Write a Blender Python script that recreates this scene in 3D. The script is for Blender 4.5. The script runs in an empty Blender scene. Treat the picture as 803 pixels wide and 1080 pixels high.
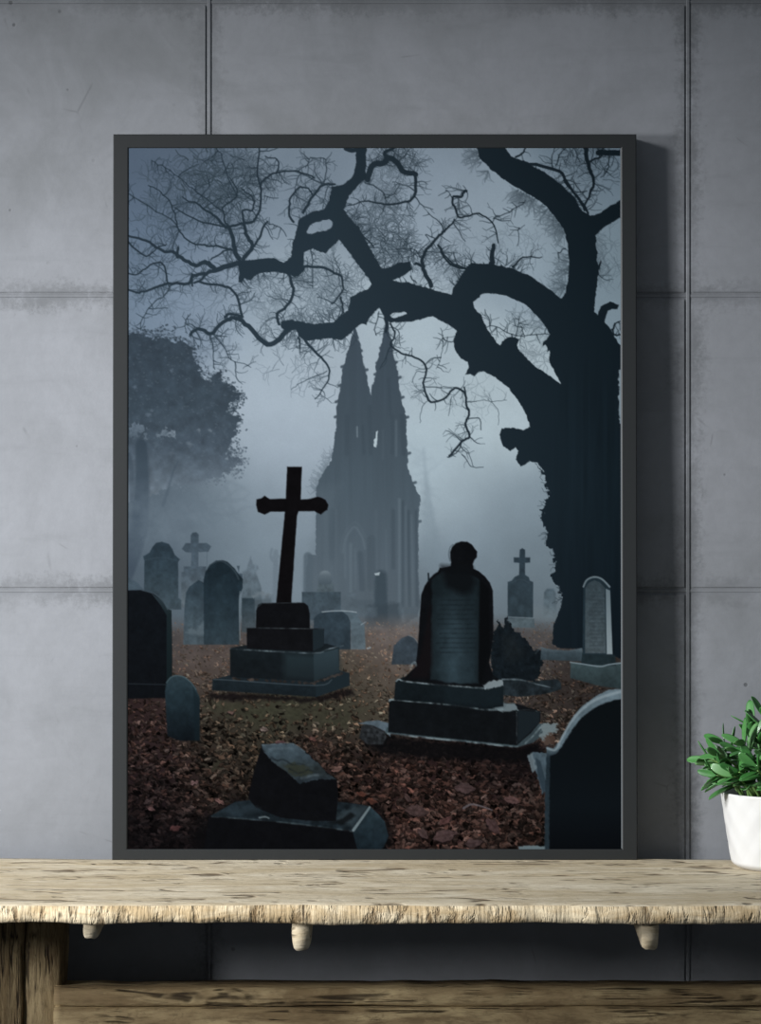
import bpy, bmesh, math, random
import numpy as np
from mathutils import Vector, Matrix, noise as mnoise
S = bpy.context.scene
COL = S.collection
D = 3.5                       # camera to wall, metres
TOP = .75                     # height of the table top
CAMZ = TOP+.452
F = 2800.                     # focal length in pixels of an 803x1080 frame
# ---------------- camera
cd = bpy.data.cameras.new('camera'); cam = bpy.data.objects.new('camera', cd); COL.objects.link(cam)
cam.location = (0, -D, CAMZ); cam.rotation_euler = (math.pi/2, 0, 0)
cd.sensor_fit = 'VERTICAL'; cd.sensor_height = 36; cd.lens = 36*F/1080; cd.clip_start = .05
S.camera = cam
# ---------------- world, lights, exposure
S.view_settings.view_transform = 'Standard'; S.view_settings.look = 'None'
S.view_settings.gamma = 1; S.view_settings.use_curve_mapping = False
S.view_settings.exposure = 0.0
w = bpy.data.worlds.new('world'); S.world = w; w.use_nodes = True
w.node_tree.nodes['Background'].inputs[0].default_value = (.80, .90, 1.0, 1)
w.node_tree.nodes['Background'].inputs[1].default_value = .21
def lamp(name, kind, loc, target, power, colour, **kw):
    l = bpy.data.lights.new(name, kind); l.energy = power; l.color = colour
    for k, v in kw.items(): setattr(l, k, v)
    o = bpy.data.objects.new(name, l); COL.objects.link(o); o.location = loc
    o.rotation_euler = (Vector(target)-Vector(loc)).to_track_quat('-Z', 'Y').to_euler()
    return o
lamp('high_spot', 'SPOT', (-2.55, -2.05, 2.35), (-.02, 0, .92), 660, (.985, .99, 1.), spot_size=math.radians(42), spot_blend=1.0, shadow_soft_size=.42)
lamp('low_spot', 'SPOT', (-3.1, -2.15, 1.35), (-.26, 0, 1.13), 760, (.985, .99, 1.), spot_size=math.radians(28.5), spot_blend=1.0, shadow_soft_size=.27)
# ---------------- helpers
def obj(name, me, mat, parent=None):
    o = bpy.data.objects.new(name, me); COL.objects.link(o)
    for m in (mat if isinstance(mat, (list, tuple)) else [mat]):
        if m: me.materials.append(m)
    if parent: o.parent = parent
    return o
def mesh(name, vs, fs, smoothed=False):
    me = bpy.data.meshes.new(name); me.from_pydata([tuple(v) for v in vs], [], fs); me.update()
    if smoothed: me.polygons.foreach_set('use_smooth', [True]*len(me.polygons))
    return me
def empty(name, loc, label, cat, group=None, rot=(0, 0, 0)):
    o = bpy.data.objects.new(name, None); COL.objects.link(o); o.location = loc; o.rotation_euler = rot
    o.empty_display_size = .05
    o['label'] = label; o['category'] = cat
    if group: o['group'] = group
    return o
def finish(bm, name, smoothed=False, bevel=0, seg=2):
    if bevel: bmesh.ops.bevel(bm, geom=bm.edges[:], offset=bevel, segments=seg, affect='EDGES', profile=.5)
    bmesh.ops.recalc_face_normals(bm, faces=bm.faces)
    me = bpy.data.meshes.new(name); bm.to_mesh(me); bm.free()
    if smoothed: me.polygons.foreach_set('use_smooth', [True]*len(me.polygons))
    return me
def add_box(bm, x0, x1, y0, y1, z0, z1, bevel=0, seg=1):
    r = bmesh.ops.create_cube(bm, size=1)['verts']
    for v in r: v.co = Vector(((x0+x1)/2+v.co.x*(x1-x0), (y0+y1)/2+v.co.y*(y1-y0), (z0+z1)/2+v.co.z*(z1-z0)))
    if bevel:
        es = list({e for v in r for e in v.link_edges})
        bmesh.ops.bevel(bm, geom=es, offset=bevel, segments=seg, affect='EDGES')
class NT:                                              # little node-tree writer
    def __init__(s, name):
        s.m = bpy.data.materials.new(name); s.m.use_nodes = True; s.t = s.m.node_tree
        s.b = s.t.nodes['Principled BSDF']
    def n(s, kind, **kw):
        n = s.t.nodes.new('ShaderNode'+kind)
        for k, v in kw.items():
            if k.startswith('i_'): s.set(n, k[2:].replace('_', ' '), v)
            elif k.startswith('j_'): s.set(n, int(k[2:]), v)
            else: setattr(n, k, v)
        return n
    def set(s, n, key, v):
        if isinstance(v, bpy.types.NodeSocket): s.t.links.new(v, n.inputs[key])
        else: n.inputs[key].default_value = v
    def math(s, op, a, b=0., c=None, clamp=False):
        n = s.n('Math', operation=op, use_clamp=clamp); s.set(n, 0, a); s.set(n, 1, b)
        if c is not None: s.set(n, 2, c)
        return n.outputs[0]
    def mix(s, f, a, b, blend='MIX'):
        n = s.n('Mix', data_type='RGBA', blend_type=blend); s.set(n, 0, f); s.set(n, 6, a); s.set(n, 7, b); return n.outputs[2]
    def coord(s, scale=(1, 1, 1), loc=(0, 0, 0), rot=(0, 0, 0)):
        c = s.n('TexCoord'); m = s.n('Mapping'); s.set(m, 0, c.outputs['Object']); m.inputs['Scale'].default_value = scale
        m.inputs['Location'].default_value = loc; m.inputs['Rotation'].default_value = rot; return m.outputs[0]
    def noise(s, v, sc, det=4, rough=.55, dist=0.):
        n = s.n('TexNoise'); s.set(n, 'Vector', v); s.set(n, 'Scale', sc); s.set(n, 'Detail', det); s.set(n, 'Roughness', rough); s.set(n, 'Distortion', dist); return n.outputs[0]
    def rng(s, v, a, b, c=0., d=1.):
        n = s.n('MapRange', clamp=True, interpolation_type='SMOOTHSTEP'); s.set(n, 0, v); s.set(n, 1, a); s.set(n, 2, b); s.set(n, 3, c); s.set(n, 4, d); return n.outputs[0]
    def bump(s, h, strength, dist=.002):
        n = s.n('Bump'); s.set(n, 'Height', h); n.inputs['Strength'].default_value = strength; n.inputs['Distance'].default_value = dist
        s.t.links.new(n.outputs[0], s.b.inputs['Normal'])
    def out(s, col, rough=.7, spec=.3):
        s.set(s.b, 'Base Color', col); s.set(s.b, 'Roughness', rough); s.set(s.b, 'Specular IOR Level', spec); return s.m
def lin(r, g, b):
    f = lambda c: (c/255/12.92 if c/255 <= .04045 else ((c/255+.055)/1.055)**2.4)
    return (f(r), f(g), f(b), 1)
GVX = [-1.4897, -.8578, -.2260, .4058, 1.0377, 1.6695]                 # vertical joints of the concrete panels
GHZ = [2.2620, 1.8745, 1.4870, 1.0980, .7100, .3220]                   # horizontal joints
# ---------------- materials
def m_concrete():
    t = NT('board_formed_concrete'); P = t.coord()
    big = t.noise(P, 1.6, 5, .6, .4); mid = t.noise(P, 7, 6, .62, .6); fine = t.noise(P, 60, 5, .7); streak = t.noise(t.coord((3, 3, 22)), 2, 4, .6, .3)
    col = t.mix(t.rng(big, .3, .7), lin(110, 113, 116), lin(126, 129, 134))
    col = t.mix(t.rng(mid, .35, .7, 0, .55), col, lin(138, 141, 147))
    col = t.mix(t.rng(streak, .5, .8, 0, .25), col, lin(98, 101, 104))
    col = t.mix(t.rng(fine, .25, .75, 0, .35), t.mix(.3, col, lin(78, 80, 83)), col)
    sx = t.n('SeparateXYZ'); t.set(sx, 0, P); X, Zc = sx.outputs[0], sx.outputs[2]
    near = None                                        # grime that gathered along the joints
    for ax, lst in ((X, GVX[1:5]), (Zc, GHZ[1:5])):
        for g in lst:
            d = t.math('ABSOLUTE', t.math('SUBTRACT', ax, g)); near = d if near is None else t.math('MINIMUM', near, d)
    wob = t.math('MULTIPLY_ADD', t.math('SUBTRACT', mid, .5), .05, near); wob = t.math('MULTIPLY_ADD', t.math('SUBTRACT', fine, .5), .035, wob)
    gr = t.rng(t.math('MULTIPLY_ADD', t.math('SUBTRACT', t.noise(P, 150, 4, .75), .5), .05, wob), .0, .026, 1, 0)
    gr2 = t.math('MULTIPLY', gr, t.rng(t.noise(P, 3.1, 4, .6), .35, .62, .06, .5))
    col = t.mix(gr2, col, lin(62, 64, 66))
    v = t.n('TexVoronoi', feature='F1'); t.set(v, 'Vector', t.coord((1, 1, 1), (3.1, 0, .7))); t.set(v, 'Scale', 26.); t.set(v, 'Randomness', 1.)
    pit = t.math('MULTIPLY', t.rng(v.outputs['Distance'], .05, .09, 1, 0), t.rng(t.noise(P, 5.3, 2), .52, .6))
    col = t.mix(t.math('MULTIPLY', pit, .7), col, lin(62, 64, 66))
    cr = t.n('TexVoronoi', feature='DISTANCE_TO_EDGE'); t.set(cr, 'Vector', t.n('VectorMath', operation='MULTIPLY_ADD', j_0=P, j_1=(1, 1, 1)).outputs[0]); t.set(cr, 'Scale', 7.)
    ck = t.math('MULTIPLY', t.rng(cr.outputs['Distance'], 0, .012, 1, 0), t.rng(t.noise(P, 11, 3, .6), .58, .66))
    col = t.mix(t.math('MULTIPLY', ck, .35), col, lin(70, 72, 74))
    t.bump(t.math('ADD', t.math('MULTIPLY', fine, .6), t.math('SUBTRACT', mid, t.math('MULTIPLY', pit, .8))), .35, .0012)
    return t.out(col, .62, .35)
def m_wood(name, light, mid_, dark, sc=1., axis='x', rough=.75, contrast=1., ck=(1, 1)):
    t = NT(name)
    V = lambda a, b, c=None, loc=(0, 0, 0): t.coord((a*sc, b*sc, (c or b)*sc) if axis == 'x' else (b*sc, (c or b)*sc, a*sc), loc)
    g = t.noise(V(5, 26), 1, 6, .68, .7); f = t.noise(V(26, 120), 1, 5, .7, .4); b = t.noise(V(9, 12), 1, 5, .62, .5); fl = t.noise(V(60, 70), 1, 3, .7)
    col = t.mix(t.rng(g, .34, .66), light, mid_)
    col = t.mix(t.rng(b, .42, .70, 0, .55*contrast), col, mid_)
    col = t.mix(t.rng(f, .47, .66, 0, .55*contrast), col, t.mix(.45, mid_, dark))
    col = t.mix(t.rng(fl, .56, .72, 0, .45*contrast), col, t.mix(.5, mid_, dark))
    col = t.mix(t.rng(t.noise(V(16, 40, None, (5, 3, 1)), 1, 4, .6), .55, .75, 0, .5), col, light)
    cks = None
    for (q, r_, lo, wd, off) in ((2.0, 7, .50, .022, 0), (3.4, 13, .54, .020, 4), (6, 30, .56, .03, 9)):
        c = t.math('MULTIPLY', t.rng(t.math('ABSOLUTE', t.math('SUBTRACT', t.noise(V(q*ck[0], r_*ck[1], None, (off, off, 2)), 1, 4, .55, .5), .5)), 0, wd, 1, 0), t.rng(t.noise(V(9, 16, None, (off, 1, off)), 1, 3), lo, lo+.07))
        cks = c if cks is None else t.math('MAXIMUM', cks, c)
    col = t.mix(t.math('MULTIPLY', cks, .88), col, dark)
    sp = t.n('TexVoronoi', feature='F1'); t.set(sp, 'Vector', V(26, 34)); t.set(sp, 'Scale', 1.)
    k = t.math('MULTIPLY', t.rng(sp.outputs['Distance'], .08, .22, 1, 0), t.rng(t.noise(V(5, 8, None, (2, 1, 0)), 1, 2), .55, .62))
    col = t.mix(t.math('MULTIPLY', k, .7), col, dark)
    t.bump(t.math('SUBTRACT', t.math('ADD', t.math('MULTIPLY', g, 1.), t.math('MULTIPLY', f, .8)), t.math('ADD', cks, k)), .7, .003)
    return t.out(col, rough, .2)
def m_edge():
    t = NT('live_edge_of_plank')
    base = t.noise(t.coord((16, 6, 40)), 1, 5, .65, .4); st = t.noise(t.coord((62, 3, 22)), 1, 4, .65, .35); st2 = t.noise(t.coord((240, 4, 40)), 1, 3, .6); patch = t.noise(t.coord((9, 3, 9), (3, 0, 0)), 1, 4, .6)
    col = t.mix(t.rng(base, .36, .66), lin(226, 210, 178), lin(184, 162, 126))
    col = t.mix(t.math('MULTIPLY', t.rng(st, .50, .66), t.rng(patch, .40, .62, .15, .85)), col, lin(112, 90, 62))
    col = t.mix(t.rng(st2, .5, .75, 0, .45), col, lin(140, 118, 86))
    tick = t.math('MULTIPLY', t.rng(t.noise(t.coord((130, 2, 9), (9, 0, 4)), 1, 2, .5), .66, .72), t.rng(t.noise(t.coord((14, 3, 30), (1, 0, 7)), 1, 2), .50, .58))
    col = t.mix(t.math('MULTIPLY', tick, .85), col, lin(52, 38, 26))
    t.bump(t.math('SUBTRACT', t.math('ADD', st2, base), t.math('ADD', tick, t.rng(st, .5, .66))), .7, .003)
    return t.out(col, .8, .2)
def m_plain(name, c, rough=.6, spec=.3, amp=.1, sc=30., bump=.1):
    t = NT(name); n = t.noise(t.coord(), sc, 4, .6)
    d = tuple(q*(1-amp) for q in c[:3])+(1,); e = tuple(min(q*(1+amp), 1) for q in c[:3])+(1,)
    if bump: t.bump(n, bump, .001)
    return t.out(t.mix(n, d, e), rough, spec)
M_con = m_concrete()
M_floor = m_plain('polished_cement_floor', lin(70, 70, 72), .5, .4, .15, 5.)
M_top = m_wood('weathered_bleached_oak', lin(216, 205, 182), lin(188, 172, 142), lin(92, 76, 56))
M_edge = m_edge()
M_leg = m_wood('old_dark_oak', lin(158, 140, 106), lin(104, 86, 60), lin(30, 22, 15), 1.2, 'z', ck=(.45, 2.6))
M_beam = m_wood('old_stretcher_oak', lin(188, 168, 128), lin(132, 112, 82), lin(36, 27, 18), 1.2, ck=(.4, 2.6))
M_frame = m_plain('charcoal_lacquered_wood', (.0135, .0152, .016, 1), .45, .35, .06, 90., .05)
M_lip = m_plain('lit_inner_lip', lin(96, 101, 105), .5, .4, .05, 40., 0)
M_pot = m_plain('white_glazed_ceramic', (.57, .57, .56, 1), .35, .4, .01, 20., .02)
M_soil = m_plain('dark_potting_soil', lin(46, 34, 26), .95, .1, .4, 140., 1.)
M_stem = m_plain('green_plant_stem', lin(112, 148, 82), .5, .4, .1, 60.)
def m_leaf():
    t = NT('succulent_leaf'); n = t.noise(t.coord(), 45, 3, .5); a = t.n('Attribute', attribute_name='tint')
    col = t.mix(n, lin(34, 84, 36), lin(64, 122, 58)); col = t.mix(t.math('MULTIPLY', a.outputs['Fac'], .6), col, lin(98, 140, 88))
    t.set(t.b, 'Coat Weight', .08); t.set(t.b, 'Subsurface Weight', .05); t.set(t.b, 'Subsurface Radius', (.004, .008, .002))
    t.bump(n, .15, .001)
    return t.out(col, .42, .45)
M_leaf = m_leaf()
def m_print():
    t = NT('matte_art_print'); a = t.n('Attribute', attribute_name='ink')
    return t.out(a.outputs['Color'], 1., 0.)
M_print = m_print()
INK = 0.595                    # strength of the print inks
# ---------------------------------------------------------------------------
# The printed picture: drawn here with numpy into one colour per point of the sheet
# ---------------------------------------------------------------------------
PX0, PY0, PX1, PY1 = 134.0, 155.5, 657.0, 897.5      # the sheet, in the picture's own units
PS = 1.3
PW, PH = int((PX1-PX0)*PS)+1, int((PY1-PY0)*PS)+1
rs = np.random.RandomState(7)
GX, GY = np.meshgrid(PX0+np.arange(PW)/PS, PY0+np.arange(PH)/PS)
CV = np.zeros((PH, PW, 3))

def vnoise(wl, seed, wly=None):
    wly = wly or wl
    r = np.random.RandomState(seed)
    nx, ny = int((PX1-PX0)/wl)+3, int((PY1-PY0)/wly)+3
    g = r.rand(ny, nx)
    fx, fy = (GX-PX0)/wl, (GY-PY0)/wly
    ix, iy = fx.astype(int), fy.astype(int)
    tx, ty = fx-ix, fy-iy
    tx, ty = tx*tx*(3-2*tx), ty*ty*(3-2*ty)
    return ((g[iy, ix]*(1-tx)+g[iy, ix+1]*tx)*(1-ty)+(g[iy+1, ix]*(1-tx)+g[iy+1, ix+1]*tx)*ty)*2-1
def fbm(wl, seed, octs=4, ratio=1.0):
    a, s, t = 1.0, 0, 0
    for i in range(octs):
        s = s+a*vnoise(max(wl/2**i, .8), seed+i*13, max(wl*ratio/2**i, .8)); t += a; a *= .6
    return s/t*1.6
N3x, N3y = fbm(3, 11, 2), fbm(3, 12, 2)
N8x, N8y = fbm(8, 21, 3), fbm(8, 22, 3)
N20x, N20y = fbm(20, 31, 4), fbm(20, 32, 4)
N60, N60b = fbm(60, 41, 5), fbm(60, 42, 5)
NSTREAK = fbm(4, 51, 3, 22.0)

def smooth(pts, n=6, closed=False):
    p = np.array(pts, float); out = []
    m = len(p)
    for i in range(m if closed else m-1):
        if closed: a, b, c, d = p[(i-1) % m], p[i], p[(i+1) % m], p[(i+2) % m]
        else: a, b, c, d = p[max(i-1, 0)], p[i], p[i+1], p[min(i+2, m-1)]
        for k in range(n):
            t = k/n
            out.append(.5*((2*b)+(c-a)*t+(2*a-5*b+4*c-d)*t*t+(3*b-a-3*c+d)*t**3))
    if not closed: out.append(p[-1])
    return np.array(out)
def box(x0, y0, x1, y1):
    i0, i1 = max(int((x0-PX0)*PS), 0), min(int((x1-PX0)*PS)+2, PW)
    j0, j1 = max(int((y0-PY0)*PS), 0), min(int((y1-PY0)*PS)+2, PH)
    if i1 <= i0 or j1 <= j0: return None
    return (slice(j0, j1), slice(i0, i1))
def sdf(P, X, Y):
    d = np.full(X.shape, 1e9); ins = np.zeros(X.shape, bool)
    n = len(P)
    for i in range(n):
        ax, ay = P[i]; bx, by = P[(i+1) % n]
        ex, ey = bx-ax, by-ay; L = ex*ex+ey*ey
        if L < 1e-9: continue
        t = np.clip(((X-ax)*ex+(Y-ay)*ey)/L, 0, 1)
        d = np.minimum(d, (X-ax-t*ex)**2+(Y-ay-t*ey)**2)
        if ay != by: ins ^= ((ay > Y) != (by > Y)) & (X < (bx-ax)*(Y-ay)/(by-ay)+ax)
    d = np.sqrt(d)
    return np.where(ins, -d, d)
def colour(c, s):
    if callable(c): return c(GX[s], GY[s])
    return np.array(c, float)
def lay(s, al, c):
    CV[s] = CV[s]*(1-al[..., None])+colour(c, s)*al[..., None]
def poly(pts, c, soft=.9, rough=0., r8=0., r20=0., sm=0, a=1., holes=()):
    P = smooth(pts, sm, True) if sm else np.array(pts, float)
    m = soft+rough+r8+r20+2
    s = box(P[:, 0].min()-m, P[:, 1].min()-m, P[:, 0].max()+m, P[:, 1].max()+m)
    if s is None: return
    X = GX[s]+rough*N3x[s]+r8*N8x[s]+r20*N20x[s]; Y = GY[s]+rough*N3y[s]+r8*N8y[s]+r20*N20y[s]
    d = sdf(P, X, Y)
    for h in holes: d = np.maximum(d, -sdf(smooth(h, 4, True), X, Y))
    lay(s, np.clip(.5-d/soft, 0, 1)*a, c)
def mk(*stops):                                       # vertical run of colours between heights
    ys = [q[0] for q in stops]; cs = np.array([q[1] for q in stops], float)
    def f(X, Y): return np.stack([np.interp(Y, ys, cs[:, k]) for k in range(3)], -1)
    return f
def tex(f, amp, N=None):
    def g(X, Y):
        b = f(X, Y) if callable(f) else np.broadcast_to(np.array(f, float), X.shape+(3,))
        s = box(X.min()+1e-6, Y.min()+1e-6, X.max()-1.5/PS, Y.max()-1.5/PS)
        n = (NSTREAK if N is None else N)
        i0 = int(round((X[0, 0]-PX0)*PS)); j0 = int(round((Y[0, 0]-PY0)*PS))
        return b*(1+amp*n[j0:j0+X.shape[0], i0:i0+X.shape[1]])[..., None]
    return g
class Ink:                                            # a layer of strokes that never doubles up
    def __init__(o): o.a = np.zeros((PH, PW))
    def seg(o, x0, y0, x1, y1, w0, w1, al=1., soft=.9):
        m = max(w0, w1)/2+soft
        s = box(min(x0, x1)-m, min(y0, y1)-m, max(x0, x1)+m, max(y0, y1)+m)
        if s is None: return
        X, Y = GX[s], GY[s]; ex, ey = x1-x0, y1-y0
        t = np.clip(((X-x0)*ex+(Y-y0)*ey)/(ex*ex+ey*ey+1e-9), 0, 1)
        d = np.hypot(X-x0-t*ex, Y-y0-t*ey)-(w0+(w1-w0)*t)/2
        o.a[s] = np.maximum(o.a[s], np.clip(.5-d/soft, 0, 1)*al)
    def path(o, pts, w0, w1, al=1., sm=4, jit=0., soft=.9):
        P = smooth(pts, sm) if sm else np.array(pts, float)
        if jit:
            P = P+rs.uniform(-jit, jit, P.shape); jj = np.clip(((P[:, 1]-PY0)*PS).astype(int), 0, PH-1); ii = np.clip(((P[:, 0]-PX0)*PS).astype(int), 0, PW-1)
            P[1:-1] += 1.5*np.stack([N8x[jj, ii], N8y[jj, ii]], -1)[1:-1]
        n = len(P)-1
        for i in range(n):
            o.seg(*P[i], *P[i+1], w0+(w1-w0)*i/n, w0+(w1-w0)*(i+1)/n, al, soft)
        return P
    def twig(o, x, y, ang, L, w, al, depth=2, wig=.5, drop=0.):
        n = max(int(L/3.0), 2); st = L/n; curl = rs.uniform(-.12, .12)
        for i in range(n):
            ang += rs.uniform(-wig, wig)+curl+drop*math.cos(ang)
            nx, ny = x+math.cos(ang)*st, y+math.sin(ang)*st
            w2 = max(w*(1-.65/n), .42)
            o.seg(x, y, nx, ny, w, w2, al)
            if depth > 0 and rs.rand() < .34:
                o.twig(nx, ny, ang+rs.choice([-1, 1])*rs.uniform(.5, 1.1), L*(1-i/n)*.62+3, w2*.75, al*.88, depth-1, wig, drop)
            x, y, w = nx, ny, w2
    def along(o, P, n, L, w, al, depth=2, side=0, spread=.6, drop=0.):
        for k in range(n):
            i = rs.randint(0, len(P)-1); d = P[i+1]-P[i]; a = math.atan2(d[1], d[0])
            sd = side or rs.choice([-1, 1])
            o.twig(P[i][0], P[i][1], a+sd*math.pi/2+rs.uniform(-spread, spread), L*rs.uniform(.5, 1.3), w, al, depth, .45, drop)
    def put(o, c, blur=0, brk=0):
        a = gauss(o.a, blur) if blur else o.a
        if brk: a = a*np.clip(1-brk+1.6*brk*N8x, .12, 1)
        CV[:] = CV*(1-a[..., None])+colour(c, (slice(None), slice(None)))*a[..., None]
def gauss(a, sg):
    r = int(sg*3)+1; k = np.exp(-.5*(np.arange(-r, r+1)/sg)**2); k /= k.sum()
    b = np.pad(a, ((r, r), (0, 0)), 'edge'); a = sum(k[i]*b[i:i+a.shape[0]] for i in range(2*r+1))
    b = np.pad(a, ((0, 0), (r, r)), 'edge'); return sum(k[i]*b[:, i:i+a.shape[1]] for i in range(2*r+1))
def field(pts, sg):
    sx = GX[::8, ::8]; sy = GY[::8, ::8]
    num = 0; den = 0
    for x, y, c in pts:
        w = np.exp(-.5*((sx-x)**2+(sy-y)**2)/sg**2)+1e-9
        num = num+w[..., None]*np.array(c, float); den = den+w
    g = num/den[..., None]
    fx = np.arange(PW)/8.; fy = np.arange(PH)/8.
    ix = np.minimum(fx.astype(int), g.shape[1]-2); iy = np.minimum(fy.astype(int), g.shape[0]-2)
    tx = (fx-ix)[None, :, None]; ty = (fy-iy)[:, None, None]
    A = g[iy][:, ix]; B = g[iy][:, ix+1]; C_ = g[iy+1][:, ix]; D = g[iy+1][:, ix+1]
    return (A*(1-tx)+B*tx)*(1-ty)+(C_*(1-tx)+D*tx)*ty
def Z(ox, oy, sc, pts): return [(ox+u/sc, oy+v/sc) for u, v in pts]
R1 = lambda *p: Z(130, 150, 4.015, p)
R2 = lambda *p: Z(300, 150, 4.015, p)
R3 = lambda *p: Z(460, 150, 4.015, p)
R4 = lambda *p: Z(130, 330, 4.015, p)
R5 = lambda *p: Z(300, 330, 4.015, p)
R6 = lambda *p: Z(460, 330, 4.015, p)

def paint():
    # ---- misty sky
    sky = field([(140,165,(88,106,128)),(200,165,(98,116,136)),(300,175,(126,143,159)),(430,180,(133,150,166)),(470,220,(148,165,179)),
        (640,170,(108,127,142)),(560,250,(145,163,176)),(645,270,(122,142,154)),(150,260,(95,115,138)),(210,310,(128,146,165)),(150,330,(108,127,147)),
        (300,330,(150,167,180)),(430,370,(165,182,192)),(520,430,(165,182,190)),(340,400,(160,175,187)),(280,440,(155,170,183)),
        (300,500,(148,163,176)),(255,540,(112,128,140)),(460,520,(158,176,186)),(540,560,(125,142,153)),(560,610,(102,119,130)),
        (480,600,(106,122,134)),(320,600,(112,128,140)),(150,600,(74,89,102)),(190,550,(78,93,106)),(260,600,(100,116,128)),(300,560,(124,141,154)),
        (200,650,(78,92,102)),(400,650,(90,103,112)),(560,650,(88,100,108))], 38)
    CV[:] = sky*(1+.035*N60)[..., None]
    # ---- faint far trees in the mist
    k = Ink()
    P = k.path([(447,474),(449,500),(453,530),(459,560),(463,592)], 2, 6, .35); k.along(P, 26, 16, 1.6, .3)
    k.put((118,136,148), 1.6)
    poly([(446,520),(450,505),(455,530),(462,560),(466,596),(442,600),(443,560)], (110,127,138), 10, r8=3, a=.35)
    # ---- broad tree at the left
    tc = mk((352,(50,63,75)),(430,(54,68,80)),(470,(64,78,91)),(500,(82,96,109)),(520,(98,112,125)),(545,(100,115,128)))
    k = Ink()
    for _ in range(150):
        t = rs.rand(); x = rs.uniform(135, 235); y = 355+rs.rand()*150
        k.twig(x, y, rs.uniform(-3.2, .6), 22, 1.2, .45, 2)
    k.put(tc, .6)
    poly([(128,352),(150,354),(162,356),(175,353),(183,360),(202,366),(206,378),(212,393),(216,404),(229,397),(242,406),(246,414),(254,418),(251,429),
          (238,433),(249,441),(250,455),(242,469),(240,478),(253,480),(256,488),(243,500),(222,508),(196,512),(170,520),(128,530)],
         tex(tc, .10, N8x), 2.4, rough=2.6, r8=4.5, r20=4, a=.95,
         holes=[[(136,449),(141,447),(147,453),(146,461),(141,462),(136,456)],[(151,458),(156,456),(158,464),(154,467)],[(168,457),(178,455),(187,458),(180,462),(170,461)]])
    for (x, y, r) in ((157,439,3),(160,434,2.4),(181,392,2.5),(142,410,3),(181,480,3),(210,455,2),(200,470,3.5),(165,470,2.5),(222,455,2),(150,480,3)):
        poly([(x-r,y),(x,y-r*.7),(x+r,y),(x,y+r*.7)], tuple(sky[int((y-PY0)*PS), int((x-PX0)*PS)]*.95), 2.5, rough=1, a=.5)
    TP = smooth([(128,352),(150,354),(175,353),(202,366),(212,393),(229,397),(246,414),(254,418),(251,429),(238,433),(249,441),(250,455),(242,469),(253,480),(256,488),(243,500),(222,508),(196,514)], 8)
    k = Ink()
    for _ in range(900):
        q = TP[rs.randint(len(TP))]; x, y = q[0]+rs.normal(-2, 4.5), q[1]+rs.normal(0, 4.5); r_ = rs.uniform(.7, 2.3)
        k.seg(x, y, x+rs.uniform(-1.5, 1.5), y+rs.uniform(-1, 1), r_, r_, rs.uniform(.3, .9))
    k.put(tc)
    k = Ink()
    for _ in range(420):
        x, y = rs.uniform(134, 250), rs.uniform(362, 500)
        if x > 205 and y < 400: continue
        k.seg(x, y, x+rs.uniform(-2, 2), y+rs.uniform(-1, 1), 1, 1.6, rs.uniform(.05, .28))
    k.put((100,115,128))
    k = Ink()
    k.path([(120,630),(136,590),(146,560),(149,530),(150,500),(149,470)], 24, 12, .9, soft=3)
    k.path([(172,535),(178,515),(183,498),(188,488)], 3.5, 1.5, .55, soft=2)
    k.path([(140,528),(139,500),(136,480)], 7, 4, .6, soft=2)
    k.put(mk((460,(50,64,76)),(540,(66,81,95)),(600,(60,74,88))), .7)
    CVf = np.clip((GY-478)/70, 0, 1)*np.clip((250-GX)/60, 0, 1)*(.30+.26*N20x+.2*N60)*np.clip((600-GY)/40, 0, 1)
    lay((slice(None), slice(None)), np.clip(CVf, 0, .6), (108,124,137))
    k = Ink()
    for _ in range(26): k.twig(rs.uniform(165, 245), rs.uniform(500, 545), rs.uniform(-.5, 1.2), 30, 2.5, .22, 1)
    k.put((80,95,108), 1.6)
    # ---- the two-spired chapel
    cc = tex(mk((345,(60,74,86)),(440,(64,78,89)),(520,(71,86,97)),(600,(78,92,103)),(655,(74,86,95))), .022, NSTREAK)
    poly([(374.5,346),(377,352),(379.7,362),(382,372),(384.7,385),(388,400),(391.5,418),(393,408),(396,397),(396,388),(399,380),(401,370),(403,362),(408.3,338),
          (411,352),(413.5,362),(415.5,376),(419.6,392),(421,404),(423,420),(428,439.6),(429.5,469.5),(430.8,497),(437,512),(444.5,529),(442,536),(441,560),(442,612),(443,640),(440,652),(422,662),
          (380,664),(323,664),(322.4,605),(325,586),(333,586),(333.5,517),(340,502),(350,487),(352,472),(355,449.6),(355,434.6),(358.5,412),(362,390),(368.5,367),(372,352)],
         cc, 1.2, rough=.5, r8=.8)
    k = Ink()
    for _ in range(60):
        t = rs.rand(); k.twig(352-20*t, 478+42*t, rs.uniform(2.4, 4.6), 7, 1, .5, 1)
    for (x, y) in ((362,388),(359,408),(356,425),(355,441),(399,384),(397,396),(417,384),(421,400),(424,421),(429,442),(431,480),(380,372),(386,392),(437,511),(442,552),(403,368)):
        k.seg(x-1.5, y, x+1.5, y-1, 3, 3, .9)
    k.put(cc, .5)
    lt, dk = (96,112,123), (50,63,73)
    k = Ink()                                          # pale stone ribs catching the mist
    for x0, y0, x1, y1, w, al in ((421.5,528,421.5,650,3.2,.5),(418,445,418,482,2.5,.4),(428,535,429,640,2,.25),(434,545,436,640,2.2,.28),(407,560,408,610,2,.2),(370,575,370,625,3.4,.42),(375,580,375,622,2,.25),
        (364,570,364,610,2.2,.3),(397,540,397,600,3,.12),(350,600,350,625,4,.15),(437,448,437,449,1,.1),(376,452,377,462,1.2,.6),(404,455,404,485,2,.15),(344,540,344,640,5,.12),(355,540,355,640,3,.1),(424,645,426,660,3,.3)):
        k.seg(x0, y0, x1, y1, w, w, al)
    k.path([(362,584),(364,572),(368,563),(374,557),(379,562),(383,570),(385,580)], 2.4, 2.4, .38)
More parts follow.
